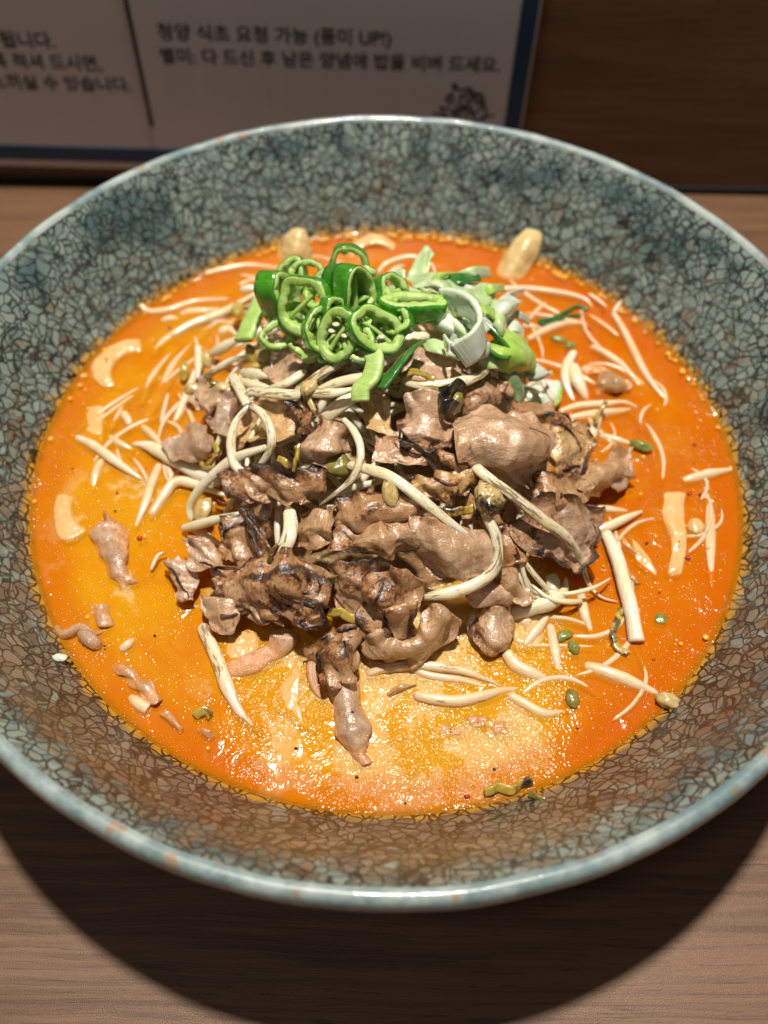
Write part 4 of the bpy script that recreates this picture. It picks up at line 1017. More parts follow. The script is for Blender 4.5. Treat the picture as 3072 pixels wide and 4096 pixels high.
# ---------------------------------------------------------------- crisp burnt edges and grill marks on the pork
t = NT('char_crust'); pq = t.obj()
m_crust = t.set(col=t.mix(t.ramp(t.noise(pq, 45, 3), 0.40, 0.62), (0.016, 0.009, 0.006), (0.095, 0.034, 0.015)), rough=0.38, nor=t.bump(t.noise(pq, 90, 3), 0.7, 0.006), coat=.15, coat_rough=.3)
bpy.context.view_layer.update()
DG = bpy.context.evaluated_depsgraph_get()
def on_pork(crop, x, y):
    ox, oy, s = CROPS[crop]
    dr = Vector(ray(ox + x * s, oy + y * s)).normalized(); o_ = Vector(CAM)
    for _ in range(12):
        hit, p_, n_, _i, ob, _m = SC.ray_cast(DG, o_, dr)
        if not hit: return None
        if ob.name.startswith('pork_slice'): return p_, n_, bpy.data.objects[ob.name]
        o_ = p_ + dr * 1e-4
    return None
HITS = {}
def crust(name, crop, pts, r, sd, flat=.7):
    P2 = catmull([(x, y, 0) for x, y in pts], max(7, 5 * len(pts)))
    hits = []
    for i, q in enumerate(P2):
        jx = 6 * nz((i * .35, sd, 0), 1.0, sd)
        h = on_pork(crop, q[0] + jx, q[1] + 6 * nz((i * .35, 0, sd), 1.0, sd + 4))
        if h: hits.append(h)
    runs, cur = [], []
    for h in hits:                                                    # break the crust where the meat steps away
        if cur and (h[0] - cur[-1][0]).length > 0.035: runs.append(cur); cur = []
        cur.append(h)
    runs.append(cur)
    for h in hits:
        HITS.setdefault(h[2].name, []).append((tuple(h[0]), r))
    for q in runs:
        if len(q) < 4: continue
        names = [h[2].name for h in q]
        par = bpy.data.objects[max(set(names), key=names.count)]
        tube(name, None, [tuple(h[0] + h[1] * 0.0012) for h in q], r, m_crust, parent=par, world=True, n=26, m=8, flat=flat, lump=.55, taper=(.5, .4), ridge=.2, seed=sd)
CE = [('B', [(520, 575), (600, 560), (650, 548), (700, 572), (760, 592), (830, 590)], .0075), ('B', [(500, 770), (560, 790), (620, 790), (680, 800)], .006), ('C', [(82, 455), (70, 520), (95, 590), (180, 625), (260, 640), (330, 690), (390, 725)], .0060),
      ('C', [(420, 690), (470, 680), (500, 705), (522, 735)], .0070), ('C', [(265, 765), (340, 800), (400, 812), (445, 790)], .0075), ('C', [(440, 815), (415, 870), (385, 930), (310, 945)], .005), ('B', [(1055, 930), (1100, 955), (1150, 1010), (1172, 1060)], .0075),
      ('B', [(1195, 835), (1240, 822), (1300, 800), (1335, 790)], .0065), ('K', [(1115, 480), (1065, 590), (1015, 690)], .0065), ('K', [(1105, 710), (1130, 800), (1150, 880)], .0065), ('K', [(1340, 740), (1325, 820), (1300, 885)], .0060), ('K', [(700, 770), (720, 850), (760, 878), (850, 850), (930, 835)], .0075),
      ('K', [(370, 205), (470, 235), (520, 300)], .0055), ('K', [(555, 440), (585, 500), (560, 565)], .006), ('K', [(590, 690), (635, 780), (628, 900), (590, 930)], .0085), ('C', [(840, 465), (920, 490), (985, 530)], .0060), ('C', [(965, 600), (980, 640), (940, 680), (880, 690)], .0065), ('C', [(1000, 440), (1080, 470), (1130, 530), (1170, 600)], .0045),
      ('C', [(1050, 725), (1110, 705), (1170, 708)], .0055), ('C', [(880, 800), (900, 790), (915, 805)], .008), ('C', [(960, 740), (1040, 755), (1110, 790), (1145, 850)], .0050), ('B', [(505, 800), (525, 850), (560, 900), (590, 925)], .0080), ('B', [(370, 950), (400, 925), (450, 915)], .006), ('B', [(500, 900), (530, 960), (560, 1010), (555, 1080)], .010),
      ('B', [(35, 1155), (80, 1190), (95, 1240), (130, 1290), (158, 1330), (150, 1375)], .0060), ('C', [(435, 300), (520, 268), (600, 275), (635, 285)], .0055), ('K', [(695, 460), (695, 560), (740, 640), (790, 700)], .0042), ('L', [(100, 380), (150, 345), (210, 360), (240, 420)], .0055), ('L', [(170, 600), (190, 500), (230, 450)], .0055),
      ('C', [(540, 930), (560, 1000), (570, 1050)], .0050), ('C', [(660, 1060), (700, 1050), (690, 1100)], .0060), ('B', [(220, 1130), (270, 1140), (320, 1170)], .0055), ('K', [(560, 1060), (570, 1130), (590, 1180)], .0075), ('K', [(780, 960), (800, 1010), (790, 1060)], .0070), ('A', [(240, 670), (290, 640), (340, 610)], .0045),
      ('B', [(1380, 395), (1420, 440), (1440, 480)], .0050), ('C', [(740, 180), (690, 265), (640, 270)], .0042), ('C', [(1230, 1020), (1255, 1090), (1270, 1130)], .0040), ('C', [(760, 1230), (790, 1250), (770, 1190)], .0060), ('J', [(1650, 1750), (1630, 1800), (1650, 1870)], .004)]
for i, (c_, pts, r_) in enumerate(CE): crust('charred_edge', c_, pts, r_ * .68, 200 + i)
GM = [('K', [(160, 570), (210, 640), (260, 695)], .010), ('K', [(230, 555), (320, 600), (420, 640)], .007), ('K', [(335, 400), (380, 420), (425, 470)], .009), ('K', [(475, 430), (495, 465), (510, 505)], .009), ('K', [(430, 560), (470, 560), (505, 572)], .007), ('K', [(390, 795), (440, 830), (495, 875)], .012),
      ('K', [(440, 640), (490, 655), (545, 680)], .010), ('K', [(165, 690), (190, 700), (225, 712)], .006), ('K', [(380, 715), (405, 730), (440, 740)], .007), ('K', [(235, 738), (260, 752), (285, 775)], .007), ('K', [(290, 660), (340, 680), (400, 690)], .006), ('K', [(70, 630), (90, 640), (115, 650)], .006),
      ('C', [(812, 1165), (840, 1140), (872, 1110)], .006), ('C', [(900, 1225), (930, 1212), (950, 1262)], .007), ('C', [(1035, 1285), (1060, 1275), (1085, 1290)], .007), ('C', [(860, 1110), (880, 1095), (890, 1085)], .006), ('C', [(960, 1275), (980, 1290), (1000, 1300)], .004)]
for i, (c_, pts, r_) in enumerate(GM): crust('grill_mark', c_, pts, r_ * .7, 300 + i, flat=.35)

for nm_, pts in HITS.items():                                         # browning spreads into the meat round each burnt line
    o = bpy.data.objects[nm_]; me = o.data; n = len(me.vertices)
    co = np.empty(n * 3); me.vertices.foreach_get('co', co); co = co.reshape(-1, 3) + np.array(o['_c'])
    at_ = me.attributes['char']; v = np.empty(n); at_.data.foreach_get('value', v)
    Q = np.array([p_[0] for p_ in pts]); rad = np.array([p_[1] for p_ in pts])
    D = np.linalg.norm(co[:, None] - Q[None], axis=2)
    v += (0.36 * np.exp(-(D / (rad * 2.6)) ** 1.5)).max(1)
    at_.data.foreach_set('value', v)
# ---------------------------------------------------------------- bean sprouts
tv, tf, tc, tu = [], [], [], []
for pts, r_, sd in tangle:
    o = tube('tangle_strand', None, pts, r_, m_sprout, world=True, n=18, m=8, seed=sd, flat=.7)
    me = o.data; b0 = len(tv); lo = np.array(o['_c'])
    tv += [tuple(np.array(v.co) + lo) for v in me.vertices]
    tf += [tuple(b0 + q for q in p_.vertices) for p_ in me.polygons]
    tc += [.12 + .25 * (sd % 3 == 0)] * len(me.vertices)
    tu += [(i_ // 8 * .012 + sd, (i_ % 8) / 8) for i_ in range(len(me.vertices))]
    bpy.data.objects.remove(o); bpy.data.meshes.remove(me)
tag(build('sprout_tangle', tv, tf, m_sprout, None, {'char': tc}, tu), 'tangle of thin pale bean sprouts through the heap and drifting in the broth', 'sprout tangle', None, 'stuff')
SG = 'bean sprouts on and in the soup'
def sp(crop, pts, r, label, heap=True, **k):
    return tube('bean_sprout', crop, pts, r, k.pop('mat', m_sprout), label, 'bean sprout', SG, heap=heap, **k)

sp('B', [(495, 595, .05), (435, 540, .065), (412, 420, .08), (440, 285, .09), (520, 180, .09)], .0155, 'left half of the curled sprout pair, pale with brown streaks', char=.424, flat=.6, seed=1)
sp('B', [(530, 182, .095), (600, 230, .105), (655, 340, .105), (650, 450, .09), (570, 560, .06), (500, 570, .05)], .0140, 'curled sprout closing the loop on the right, edged dark brown', char=.5, charend=.1, flat=.6, seed=2)
sp('B', [(510, 100, .085), (640, 105, .095), (760, 118, .10), (870, 112, .10)], .0185, 'flat horizontal sprout with brown blister streak, upper left heap', char=.426, flat=.5, seed=3, taper=(.8, .8), cut=True)
sp('B', [(850, 85, .10), (930, 110, .105), (1050, 105, .11), (1190, 75, .105)], .0165, 'horizontal sprout ending in burnt tips under the hanging chili strip', char=.40, charend=.2, flat=.6, seed=4)
sp('B', [(425, 5, .065), (465, 80, .075), (512, 175, .085)], .0185, 'short flat wrinkled sprout at the upper left of heap', char=.423, flat=.45, seed=5, cut=True, taper=(.9, .9))
sp('B', [(470, 35, .045), (560, 62, .055), (670, 82, .055)], .0160, 'white sprout end tucked behind the wrinkled flat sprout', char=.22, seed=6, cut=True)
sp('B', [(940, 300, .045), (1040, 205, .07), (1160, 120, .075)], .0235, 'thick smooth cream sprout rising below the hanging chili', char=.05, flat=.55, seed=7, cut=True, taper=(.9, 1))
sp('B', [(925, 250, .035), (970, 160, .05), (1020, 20, .055)], .0130, 'slim cream sprout crossing behind the thick smooth one', char=.05, seed=8)
sp('B', [(870, -30, .07), (750, 50, .075), (640, 75, .07)], .0150, 'sprout sloping down left from beneath the chili heap', char=.425, flat=.6, seed=9)
sp('A', [(330, 790, .08), (480, 690, .10), (600, 620, .10), (680, 580, .09)], .0150, 'long straight streaked sprout sloping under the chili heap', char=.424, flat=.6, seed=10)
sp('A', [(430, 790, .075), (560, 740, .09), (700, 720, .10), (860, 720, .09)], .0170, 'cream sprout lying below the dark green chili strip', char=.28, flat=.6, seed=11)
sp('A', [(660, 690, .05), (760, 640, .06), (860, 580, .07), (980, 500, .07)], .0210, 'broad white sprout under the chili and scallion', char=.10, flat=.5, seed=12)
sp('A', [(780, 560, .06), (880, 530, .07), (1000, 520, .07), (1060, 530, .06)], .0185, 'pale streaked sprout peeking out below the scallion', char=.25, flat=.5, seed=13)
h_ = sp('B', [(1088, 262, .06), (1150, 330, .09), (1192, 420, .10), (1192, 520, .10), (1150, 620, .09), (1070, 695, .08), (945, 790, .06)], .0130, 'bow shaped sprout at heap centre burnt black at its lower end', char=.28, charend=.75, flat=.7, seed=14, n=60)
sp('C', [(-245, 690, .07), (-130, 715, .095), (20, 765, .115), (180, 880, .125), (340, 1010, .125), (470, 1110, .11), (590, 1175, .08)], .0180, 'long diagonal streaked sprout from heap centre to the pink wedge', char=.427, flat=.6, seed=15, n=64)
sp('C', [(480, 640, .075), (570, 740, .10), (760, 880, .115), (950, 1030, .11), (1090, 1140, .085), (1170, 1270, .04), (1215, 1410, .012), (1290, 1490, .006), (1395, 1520, .004)], .0185, 'longest sprout running down right with thread like root', char=.424, flat=.65, seed=16, n=84, taper=(.8, .12))
s_ = sp('C', [(150, 1495, .045), (280, 1480, .075), (430, 1450, .085), (580, 1380, .09), (660, 1280, .10), (655, 1130, .11), (600, 1010, .11), (580, 930, .105)], .0185, 'looped sprout with a large burnt round head, right front', char=.420, flat=.7, seed=17, n=70, taper=(.35, .8))
blob('bean_head', 'C', 610, 905, .125, (.025, .034, .022), m_bean, parent=s_, seed=3, lump=.4, char=.62, rot=(0.3, 0, 0.4))
s_ = sp('C', [(90, 185, .075), (200, 212, .085), (330, 208, .09), (450, 188, .095), (560, 150, .095), (612, 118, .08), (655, 142, .08)], .0180, 'cream sprout with burnt right tip just below the scallion', char=.42, charend=.25, flat=.6, seed=18)
strip('sprout_husk', 'C', [(50, 175, .085), (120, 140, .10), (200, 140, .105), (285, 175, .095)], (0, .83, .56), .022, .004, m_husk, 'yellow bean skin with black upper edge on the cream sprout', 'bean skin', seed=4)
s_ = sp('B', [(760, 805, .05), (775, 900, .075), (760, 990, .09), (705, 1090, .09), (620, 1200, .085), (535, 1290, .07)], .0230, 'wide dangling sprout burnt black at its lower tip, left front', char=.426, charend=.55, flat=.45, seed=19, n=60, taper=(.9, .25))
strip('sprout_husk', 'B', [(690, 1030, .10), (650, 1080, .105), (660, 1120, .10)], (0.3, .75, .62), .016, .0045, m_husk, 'curled yellow black bean skin on the dangling burnt sprout', 'bean skin', seed=5)
sp('B', [(172, 885, .02), (165, 790, .035), (230, 680, .05), (330, 580, .06), (440, 500, .065), (560, 455, .065), (800, 385, .05)], .0165, 'long pale sprout arching along the left flank of heap', char=.22, flat=.7, seed=20, n=64)
s_ = sp('B', [(125, 925, .012), (280, 885, .03), (460, 835, .05)], .0165, 'short bright white sprout with split end at left flank', char=.12, seed=21, cut=True)
sp('D', [(870, 1120, .012), (1000, 1140, .025), (1150, 1225, .03), (1300, 1305, .035), (1470, 1380, .04)], .0200, 'thick white sprout reaching left from the heap', char=.05, seed=22, heap=False, taper=(.3, 1))
sp('D', [(498, 1072, .012), (620, 1130, .016), (760, 1230, .018), (870, 1310, .014), (952, 1362, .008)], .0155, 'lone straight white sprout floating at left', char=.05, seed=23, heap=False, taper=(.6, .4))
sp('D', [(1060, 1250, .006), (1010, 1380, .010), (960, 1530, .012), (895, 1685, .005)], .0150, 'white sprout stick pointing down in the left broth', char=.05, seed=24, heap=False)
sp('D', [(995, 1610, .006), (1080, 1480, .012), (1165, 1375, .02), (1300, 1390, .025), (1500, 1465, .03)], .0170, 'bent white sprout with an elbow at left of heap', char=.04, seed=25, heap=False)
sp('D', [(940, 1000, .004), (1010, 1060, .008), (1090, 1150, .006)], .0120, 'faint sprout behind the thick white left sprout', seed=26, heap=False)
sp('D', [(965, 965, .0), (1060, 790, .003), (1150, 620, .005), (1280, 460, .006), (1390, 360, .006)], .0210, 'broad pinkish sprout just under the broth, upper left', seed=27, heap=False, flat=.6)
sp('D', [(1155, 990, .002), (1220, 850, .010), (1290, 660, .020), (1330, 560, .02)], .0150, 'white sprout with brown foot left of the bean cluster', char=.06, charend=.0, seed=28, heap=False)
sp('D', [(925, 185, .02), (985, 242, .008), (1120, 230, .008), (1300, 175, .008), (1520, 160, .010)], .0130, 'long glistening sprout curling at the upper left broth edge', seed=29, heap=False)
sp('D', [(1010, 540, .0), (1090, 440, .004), (1250, 340, .007), (1400, 310, .008), (1560, 320, .006)], .0135, 'orange coated sprout arching below the upper left edge sprout', seed=30, heap=False)
sp('D', [(940, 860, .0), (1000, 700, .003), (1100, 560, .004), (1200, 470, .002)], .0110, 'thin sunken sprout left of the broad pinkish one', seed=31, heap=False)
sp('D', [(735, 1030, .0), (790, 920, .003), (860, 800, .001)], .0100, 'faint sunken sprout right of the left noodle strip', seed=32, heap=False)
sp('D', [(810, 910, .004), (850, 960, .012), (860, 1010, .006)], .0130, 'stubby glossy sprout end beside the left noodle strip', seed=33, heap=False, taper=(.9, .9))
sp('D', [(720, 1070, .003), (800, 1120, .008), (900, 1170, .003)], .0110, 'dim short sprout above the lone white left sprout', seed=34, heap=False)
sp('D', [(680, 1220, .006), (640, 1310, .006), (615, 1440, .002)], .0140, 'sunken sprout piece below the lone white left sprout', seed=35, heap=False)
sp('D', [(1260, 1680, .003), (1350, 1720, .010), (1470, 1790, .012)], .0130, 'pale sprout under the split end sprout at left flank', seed=36, heap=False)
sp('D', [(1100, 1270, .006), (1135, 1330, .012), (1110, 1390, .006)], .0110, 'little hooked sprout tip beside the left elbow sprout', seed=37, heap=False)
s_ = sp('J', [(330, 960, .01), (560, 830, .014), (740, 760, .016), (900, 700, .02), (1080, 600, .035), (1300, 470, .05)], .0165, 'white sprout leading to the chili from the left broth', seed=38, heap=False)
blob('bean_head', 'J', 1080, 660, .055, (.016, .026, .012), m_husk, parent=s_, seed=4, heap=False, char=.2)
s_ = sp('J', [(1100, 460, .04), (1180, 430, .05), (1330, 420, .055)], .0150, 'sprout with brown head against the chili at upper left', char=.15, seed=39, heap=False)
sp('J', [(790, 1150, .02), (930, 1075, .03), (1120, 960, .04)], .0220, 'thick cream sprout coming from under the left chili strip', char=.06, seed=40, cut=True)
sp('J', [(640, 1070, .03), (650, 1200, .025), (640, 1420, .02)], .0160, 'upright white sprout in the bean cluster at left', seed=41, cut=True)
s_ = sp('J', [(690, 1420, .03), (850, 1320, .045), (1000, 1225, .05), (1170, 1180, .05)], .0145, 'yellowish browned sprout curving through the left bean cluster', char=.426, seed=42)
sp('J', [(1350, 840, .08), (1390, 960, .085), (1450, 1040, .08), (1462, 1200, .065), (1450, 1380, .05)], .0055, 'hair thin white root hanging below the left chili', seed=43)
sp('J', [(1140, 1350, .05), (1300, 1370, .06), (1470, 1410, .06)], .0190, 'white cut sprout end left of the tan pork under chili', char=.14, seed=44, cut=True)
sp('J', [(700, 270, .008), (900, 220, .008), (1200, 170, .008), (1600, 205, .006)], .0115, 'topmost pinkish sprout along the upper left broth edge', seed=45, heap=False)
sp('J', [(1100, 280, .003), (1300, 320, .006), (1490, 395, .006)], .0100, 'thin sprout below the topmost pinkish one', seed=46, heap=False)
sp('J', [(430, 740, .002), (560, 690, .006), (740, 680, .006), (960, 650, .002)], .0160, 'wide sunken sprout between the two arching upper left sprouts', seed=47, heap=False)
sp('J', [(230, 800, .002), (330, 760, .006), (460, 770, .002)], .0120, 'short sunken sprout at the tip of wide sunken one', seed=48, heap=False)
sp('J', [(860, 930, .006), (980, 880, .010), (1080, 950, .012)], .0160, 'orange tinted sprout behind the left chili strip', seed=49, heap=False)
# bean cluster at left
BG = 'loose bean heads'
for x, y, h, sz, rt, lab, m in [(740, 1215, .055, (.012, .024, .011), .1, 'yellow bean head upright behind the left cluster', m_bean), (490, 1350, .03, (.012, .026, .010), -.1, 'yellow bean skin hanging at the left of the cluster', m_husk),
                                (800, 1530, .05, (.026, .018, .016), .5, 'glossy cream bean with dark eye in left cluster', m_bean), (940, 1545, .05, (.027, .015, .014), -.3, 'long split bean right of the dark eyed one', m_bean),
                                (600, 1540, .04, (.026, .016, .013), .2, 'brown stained bean left of the dark eyed one', m_bean), (1240, 1150, .06, (.016, .022, .012), .4, 'yellow husk under the left chili strip', m_husk),
                                (1360, 1180, .065, (.018, .020, .014), .2, 'pale yellow bean half under the left chili', m_bean), (1330, 1290, .055, (.030, .010, .009), .1, 'slim yellow bean skin below the pale bean half', m_husk)]:
    blob('bean', 'J', x, y, h - .01, sz, m, lab, 'bean', BG, rot=(0.5, 0, rt), seed=int(x), char=.24)
blob('bean', 'J', 815, 1475, .062, (.012, .007, .006), m_olive, 'dark olive eye lying on the glossy cream bean', 'bean', BG, seed=9, char=.75)
blob('bean', 'B', 885, 75, .115, (.015, .024, .012), m_bean, 'yellow bean curl on the horizontal burnt tipped sprout', 'bean', BG, rot=(0, 0, -.6), seed=10, char=.25)
strip('sprout_husk', 'B', [(868, 85, .11), (888, 150, .10), (915, 248, .085)], (.5, .75, .62), .018, .0045, m_bean, 'yellow bean piece hanging beside the frilly charred scrap', 'bean skin', seed=6)
blob('bean', 'L', 955, 1090, .115, (.016, .027, .009), m_bean, 'small tan oval seed with burnt rim, on the broad arched slice', 'bean', BG, rot=(0.6, 0, .35), seed=11, char=.420)
b_ = blob('bean', 'L', 1435, 300, .085, (.030, .036, .026), m_olive, 'burnt black and olive bean on the pork below the scallion', 'bean', BG, seed=12, char=.25, lump=.4)
strip('skin_flap', 'L', [(1370, 250, .115), (1450, 225, .13), (1510, 175, .125), (1555, 215, .11)], (.2, .5, 1), .022, .006, m_greenbean, 'black upper curl', None, seed=7)
strip('skin_flap', 'L', [(1350, 300, .11), (1390, 370, .12), (1440, 350, .125), (1490, 380, .11)], (.2, .5, 1), .030, .006, m_greenbean, 'black lower curl', None, seed=8)
t = NT('burnt'); pq = t.obj(); m_burnt = t.set(col=t.mix(t.noise(pq, 60, 2), (0.010, 0.010, 0.009), (0.030, 0.026, 0.020)), rough=0.30, nor=t.bump(t.noise(pq, 60, 3), 0.6, 0.008), coat=.5, coat_rough=.15)
for o in [q for q in COL.objects if q.name.startswith('skin_flap')]:
    o.data.materials[0] = m_burnt
    o.parent = b_
    o.location = Vector(o['_c']) - Vector(b_['_c'])
    del o['label']
blob('bean', 'L', 525, 850, .060, (.030, .026, .020), m_olive, 'green bean with black hole behind the bow shaped sprout', 'bean', BG, seed=13, char=.12)
strip('sprout_husk', 'L', [(30, 800, .10), (90, 830, .105), (140, 900, .095)], (.4, .75, .62), .024, .0045, m_husk, 'yellow wing of bean skin behind the dark browned slice', 'bean skin', seed=9)
strip('sprout_husk', 'L', [(215, 690, .105), (175, 790, .11), (150, 890, .095)], (.4, .75, .62), .018, .0045, m_husk, 'black streaked bean skin beside the yellow wing', 'bean skin', seed=10)
strip('sprout_husk', 'B', [(300, 410, .05), (330, 470, .055), (310, 510, .045), (250, 555, .03)], (.3, .75, .62), .022, .0045, m_husk, 'olive bean skin curling over the left edge pork', 'bean skin', seed=11)
strip('sprout_husk', 'B', [(230, 540, .03), (320, 560, .04), (400, 500, .045)], (.3, .75, .62), .016, .0045, m_husk, 'yellow bean skin lying along the left edge pork', 'bean skin', seed=12)
blob('bean', 'B', 245, 815, .02, (.020, .028, .014), m_bean, 'cream bean half in the nook at left flank', 'bean', BG, rot=(.4, 0, -.3), seed=14, char=.12)
strip('sprout_husk', 'C', [(340, 975, .08), (430, 985, .085), (520, 960, .08)], (.2, .75, .62), .030, .0045, m_husk, 'bright yellow bean skin left of the burnt round head', 'bean skin', seed=13)
strip('sprout_husk', 'K', [(620, 710, .05), (760, 720, .055), (900, 800, .05), (990, 810, .04)], (0, .75, .62), .030, .0045, m_husk, 'yellow bean skin with black end right of the striped slice', 'bean skin', seed=14)

# right side of the broth
sp('M', [(160, 325, .008), (400, 320, .010), (600, 340, .010), (800, 372, .010), (930, 420, .008), (985, 515, .003)], .0125, 'long glistening sprout bending at the upper right edge', seed=50, heap=False)
sp('M', [(940, 360, .012), (1010, 410, .010), (1095, 475, .010)], .0085, 'thin sprout tip on the bowl wall at upper right', seed=51, heap=False)
sp('M', [(1140, 515, .012), (1230, 660, .010), (1310, 820, .008), (1400, 1000, .008), (1500, 1145, .010), (1640, 1305, .003)], .0135, 'long sprout running down the right broth edge', seed=52, heap=False, n=60)
sp('M', [(1145, 520, .014), (1175, 480, .016), (1215, 415, .020)], .0095, 'short sprout stub climbing the right bowl wall', seed=53, heap=False, mat=m_sprout)
sp('M', [(955, 795, .008), (1060, 842, .010), (1200, 940, .008), (1300, 1040, .008), (1415, 1135, .002)], .0130, 'sprout with brown head beside the long right edge one', seed=54, heap=False, charend=-.2)
sp('M', [(430, 745, .006), (600, 660, .010), (750, 612, .010), (905, 612, .003)], .0150, 'pale sprout right of the scallion heap', seed=55, heap=False)
sp('M', [(385, 630, .006), (470, 632, .008), (560, 650, .004)], .0100, 'thin orange sprout touching the scallion heap', seed=56, heap=False)
sp('M', [(430, 595, .0), (510, 510, .003), (605, 420, .001)], .0095, 'faint sprout sloping toward the upper right edge sprout', seed=57, heap=False)
sp('M', [(830, 835, .02), (765, 960, .022), (755, 1100, .016), (830, 1285, .006)], .0175, 'left blade of the wet shiny sprout pair at right', seed=58, heap=False, flat=.8)
sp('M', [(805, 940, .026), (850, 1080, .028), (935, 1255, .010)], .0230, 'right blade of the wet shiny sprout pair at right', seed=59, heap=False, flat=.8)
sp('M', [(690, 1345, .008), (860, 1292, .012), (1080, 1275, .014), (1240, 1265, .012), (1360, 1312, .005)], .0130, 'upper sprout of the horizontal trio, right of heap', seed=60, heap=False)
sp('M', [(770, 1400, .006), (1000, 1360, .010), (1345, 1322, .004)], .0150, 'lower sprout of the horizontal trio, right of heap', seed=61, heap=False)
sp('G', [(185, 1000, .012), (225, 900, .018), (268, 790, .022), (300, 710, .022)], .0165, 'sprout with olive end standing across the horizontal trio', seed=62, heap=False)
strip('sprout_husk', 'G', [(300, 705, .04), (275, 760, .035), (255, 830, .03)], (.4, .2, 1), .026, .006, m_husk, 'olive skin clinging to the standing sprout end', 'bean skin', seed=15, heap=False)
sp('G', [(100, 840, .006), (150, 850, .012), (190, 865, .008)], .0150, 'small sprout end left of the standing olive sprout', seed=63, heap=False, cut=True)
s_ = sp('G', [(265, 885, .004), (380, 915, .009), (470, 940, .010)], .0130, 'sprout with a green head in the right broth', seed=64, heap=False)
blob('bean_head', 'G', 505, 945, .010, (.028, .014, .012), m_greenbean, parent=s_, seed=5, heap=False, rot=(0, 0, -.35))
sp('G', [(510, 800, .0), (570, 900, .003), (650, 1040, .0)], .0100, 'faint sunken sprout in the plain right broth', seed=65, heap=False)
sp('G', [(735, 1142, .004), (860, 1105, .010), (1005, 1075, .014)], .0175, 'stubby pinkish sprout leaning on the right rim', seed=66, heap=False, cut=True)
sp('G', [(885, 1200, .002), (887, 1400, .006), (890, 1600, .006), (898, 1745, .0)], .0180, 'straight sunken sprout along the right rim', seed=67, heap=False, flat=.6)
sp('G', [(240, 1422, .02), (340, 1382, .025), (430, 1340, .025), (508, 1308, .018)], .0150, 'white sprout stick poking right from the heap', seed=68, heap=False, cut=True)
sp('G', [(195, 1285, .010), (330, 1297, .012), (440, 1308, .006)], .0125, 'sprout with dark tip just above the white stick', seed=69, heap=False)
sp('G', [(310, 1430, .02), (370, 1560, .026), (410, 1700, .026), (450, 1850, .024), (480, 2030, .018)], .0215, 'big square cut sprout lying over the right broth', seed=70, heap=False, cut=True, taper=(.85, 1))
sp('G', [(165, 1735, .005), (190, 1870, .009), (235, 1995, .004)], .0150, 'pale sprout left of the big square cut one', seed=71, heap=False)
strip('sprout_husk', 'G', [(400, 1850, .004), (350, 1960, .008), (370, 2060, .008), (430, 2100, .004)], (0, 0, 1), .016, .010, m_husk, 'yellow translucent bean skin under the big square cut sprout', 'bean skin', seed=16, heap=False)
sp('C', [(690, 1620, .012), (850, 1560, .035), (980, 1520, .045), (1060, 1460, .04), (1078, 1370, .025)], .0210, 'white curved sprout like a tusk at lower right', seed=72, heap=False, taper=(.9, .25))
sp('C', [(985, 1360, .03), (1005, 1440, .025), (1010, 1520, .02)], .0210, 'upright sprout piece behind the tusk like sprout', seed=73, heap=False, cut=True)
sp('C', [(815, 1795, .006), (900, 1690, .012), (975, 1595, .016)], .0145, 'slim sprout slanting below the tusk like sprout', seed=74, heap=False)
sp('C', [(805, 1600, .012), (850, 1690, .008)], .0240, 'fat sprout stump under the tusk like sprout', seed=75, heap=False, cut=True, n=14)
sp('E', [(1295, 250, .016), (1360, 335, .013), (1460, 385, .011), (1555, 432, .003)], .0210, 'thick white sprout curving right at the front', seed=76, heap=False)
sp('E', [(1530, 120, .008), (1560, 280, .008), (1582, 402, .003)], .0150, 'sunken upright sprout near the green bead', seed=77, heap=False)
sp('E', [(590, 382, .006), (690, 350, .012), (860, 335, .014), (1030, 350, .014), (1150, 382, .012), (1295, 445, .004)], .0135, 'long foam covered sprout with brown streaks at front', char=.420, seed=78, heap=False)
sp('E', [(830, 482, .010), (920, 502, .014), (1050, 516, .014), (1180, 492, .010), (1300, 460, .007), (1440, 450, .003)], .0165, 'white sprout with a black patch below the foam covered one', char=.18, seed=79, heap=False, taper=(.9, .12))
sp('E', [(698, 487, .004), (770, 445, .012), (852, 425, .010)], .0085, 'short burnt sprout thread in the front foam', char=.65, seed=80, heap=False)
sp('E', [(1315, 482, .006), (1420, 540, .009), (1510, 580, .007), (1650, 560, .004)], .0140, 'sprout with a thread like tail in front right broth', seed=81, heap=False, taper=(.9, .15))
sp('E', [(760, 300, .003), (900, 380, .006), (1080, 410, .006), (1220, 450, .002)], .0120, 'sunken pale sprout between the two front foam sprouts', seed=82, heap=False)
sp('B', [(235, 1500, .016), (300, 1640, .016), (345, 1750, .018), (400, 1900, .018), (480, 2050, .012), (615, 2182, .003)], .0190, 'long brown streaked sprout hanging down at front left', char=.420, seed=83, heap=False, n=60, taper=(1, .3))
s_ = sp('I', [(275, 478, .003), (450, 530, .010), (640, 600, .011), (800, 670, .011), (860, 700, .011)], .0205, 'thick sprout reaching the rim at front right', seed=84, heap=False)
blob('bean_head', 'I', 925, 740, .014, (.026, .016, .014), m_bean, parent=s_, seed=6, heap=False, rot=(0, 0, -.4))
sp('C', [(770, 1285, .03), (830, 1400, .03), (880, 1470, .025), (985, 1500, .015)], .0150, 'browned split sprout right of the tan spotted strip', char=.428, seed=85, flat=.5)
sp('C', [(590, 1590, .03), (520, 1610, .03), (500, 1690, .02), (560, 1790, .01)], .0090, 'thin looped husk stem left of the upright pork strip', char=.45, seed=86, heap=False)
sp('D', [(1000, 1960, .01), (1050, 1860, .02), (1110, 1840, .02)], .0060, 'thread with a black tip right of the loose pork strip', charend=.9, seed=87, heap=False)
sp('H', [(880, 380, .003), (940, 330, .010), (1000, 280, .004)], .0120, 'pinkish sprout piece in the left front broth', seed=88, heap=False)
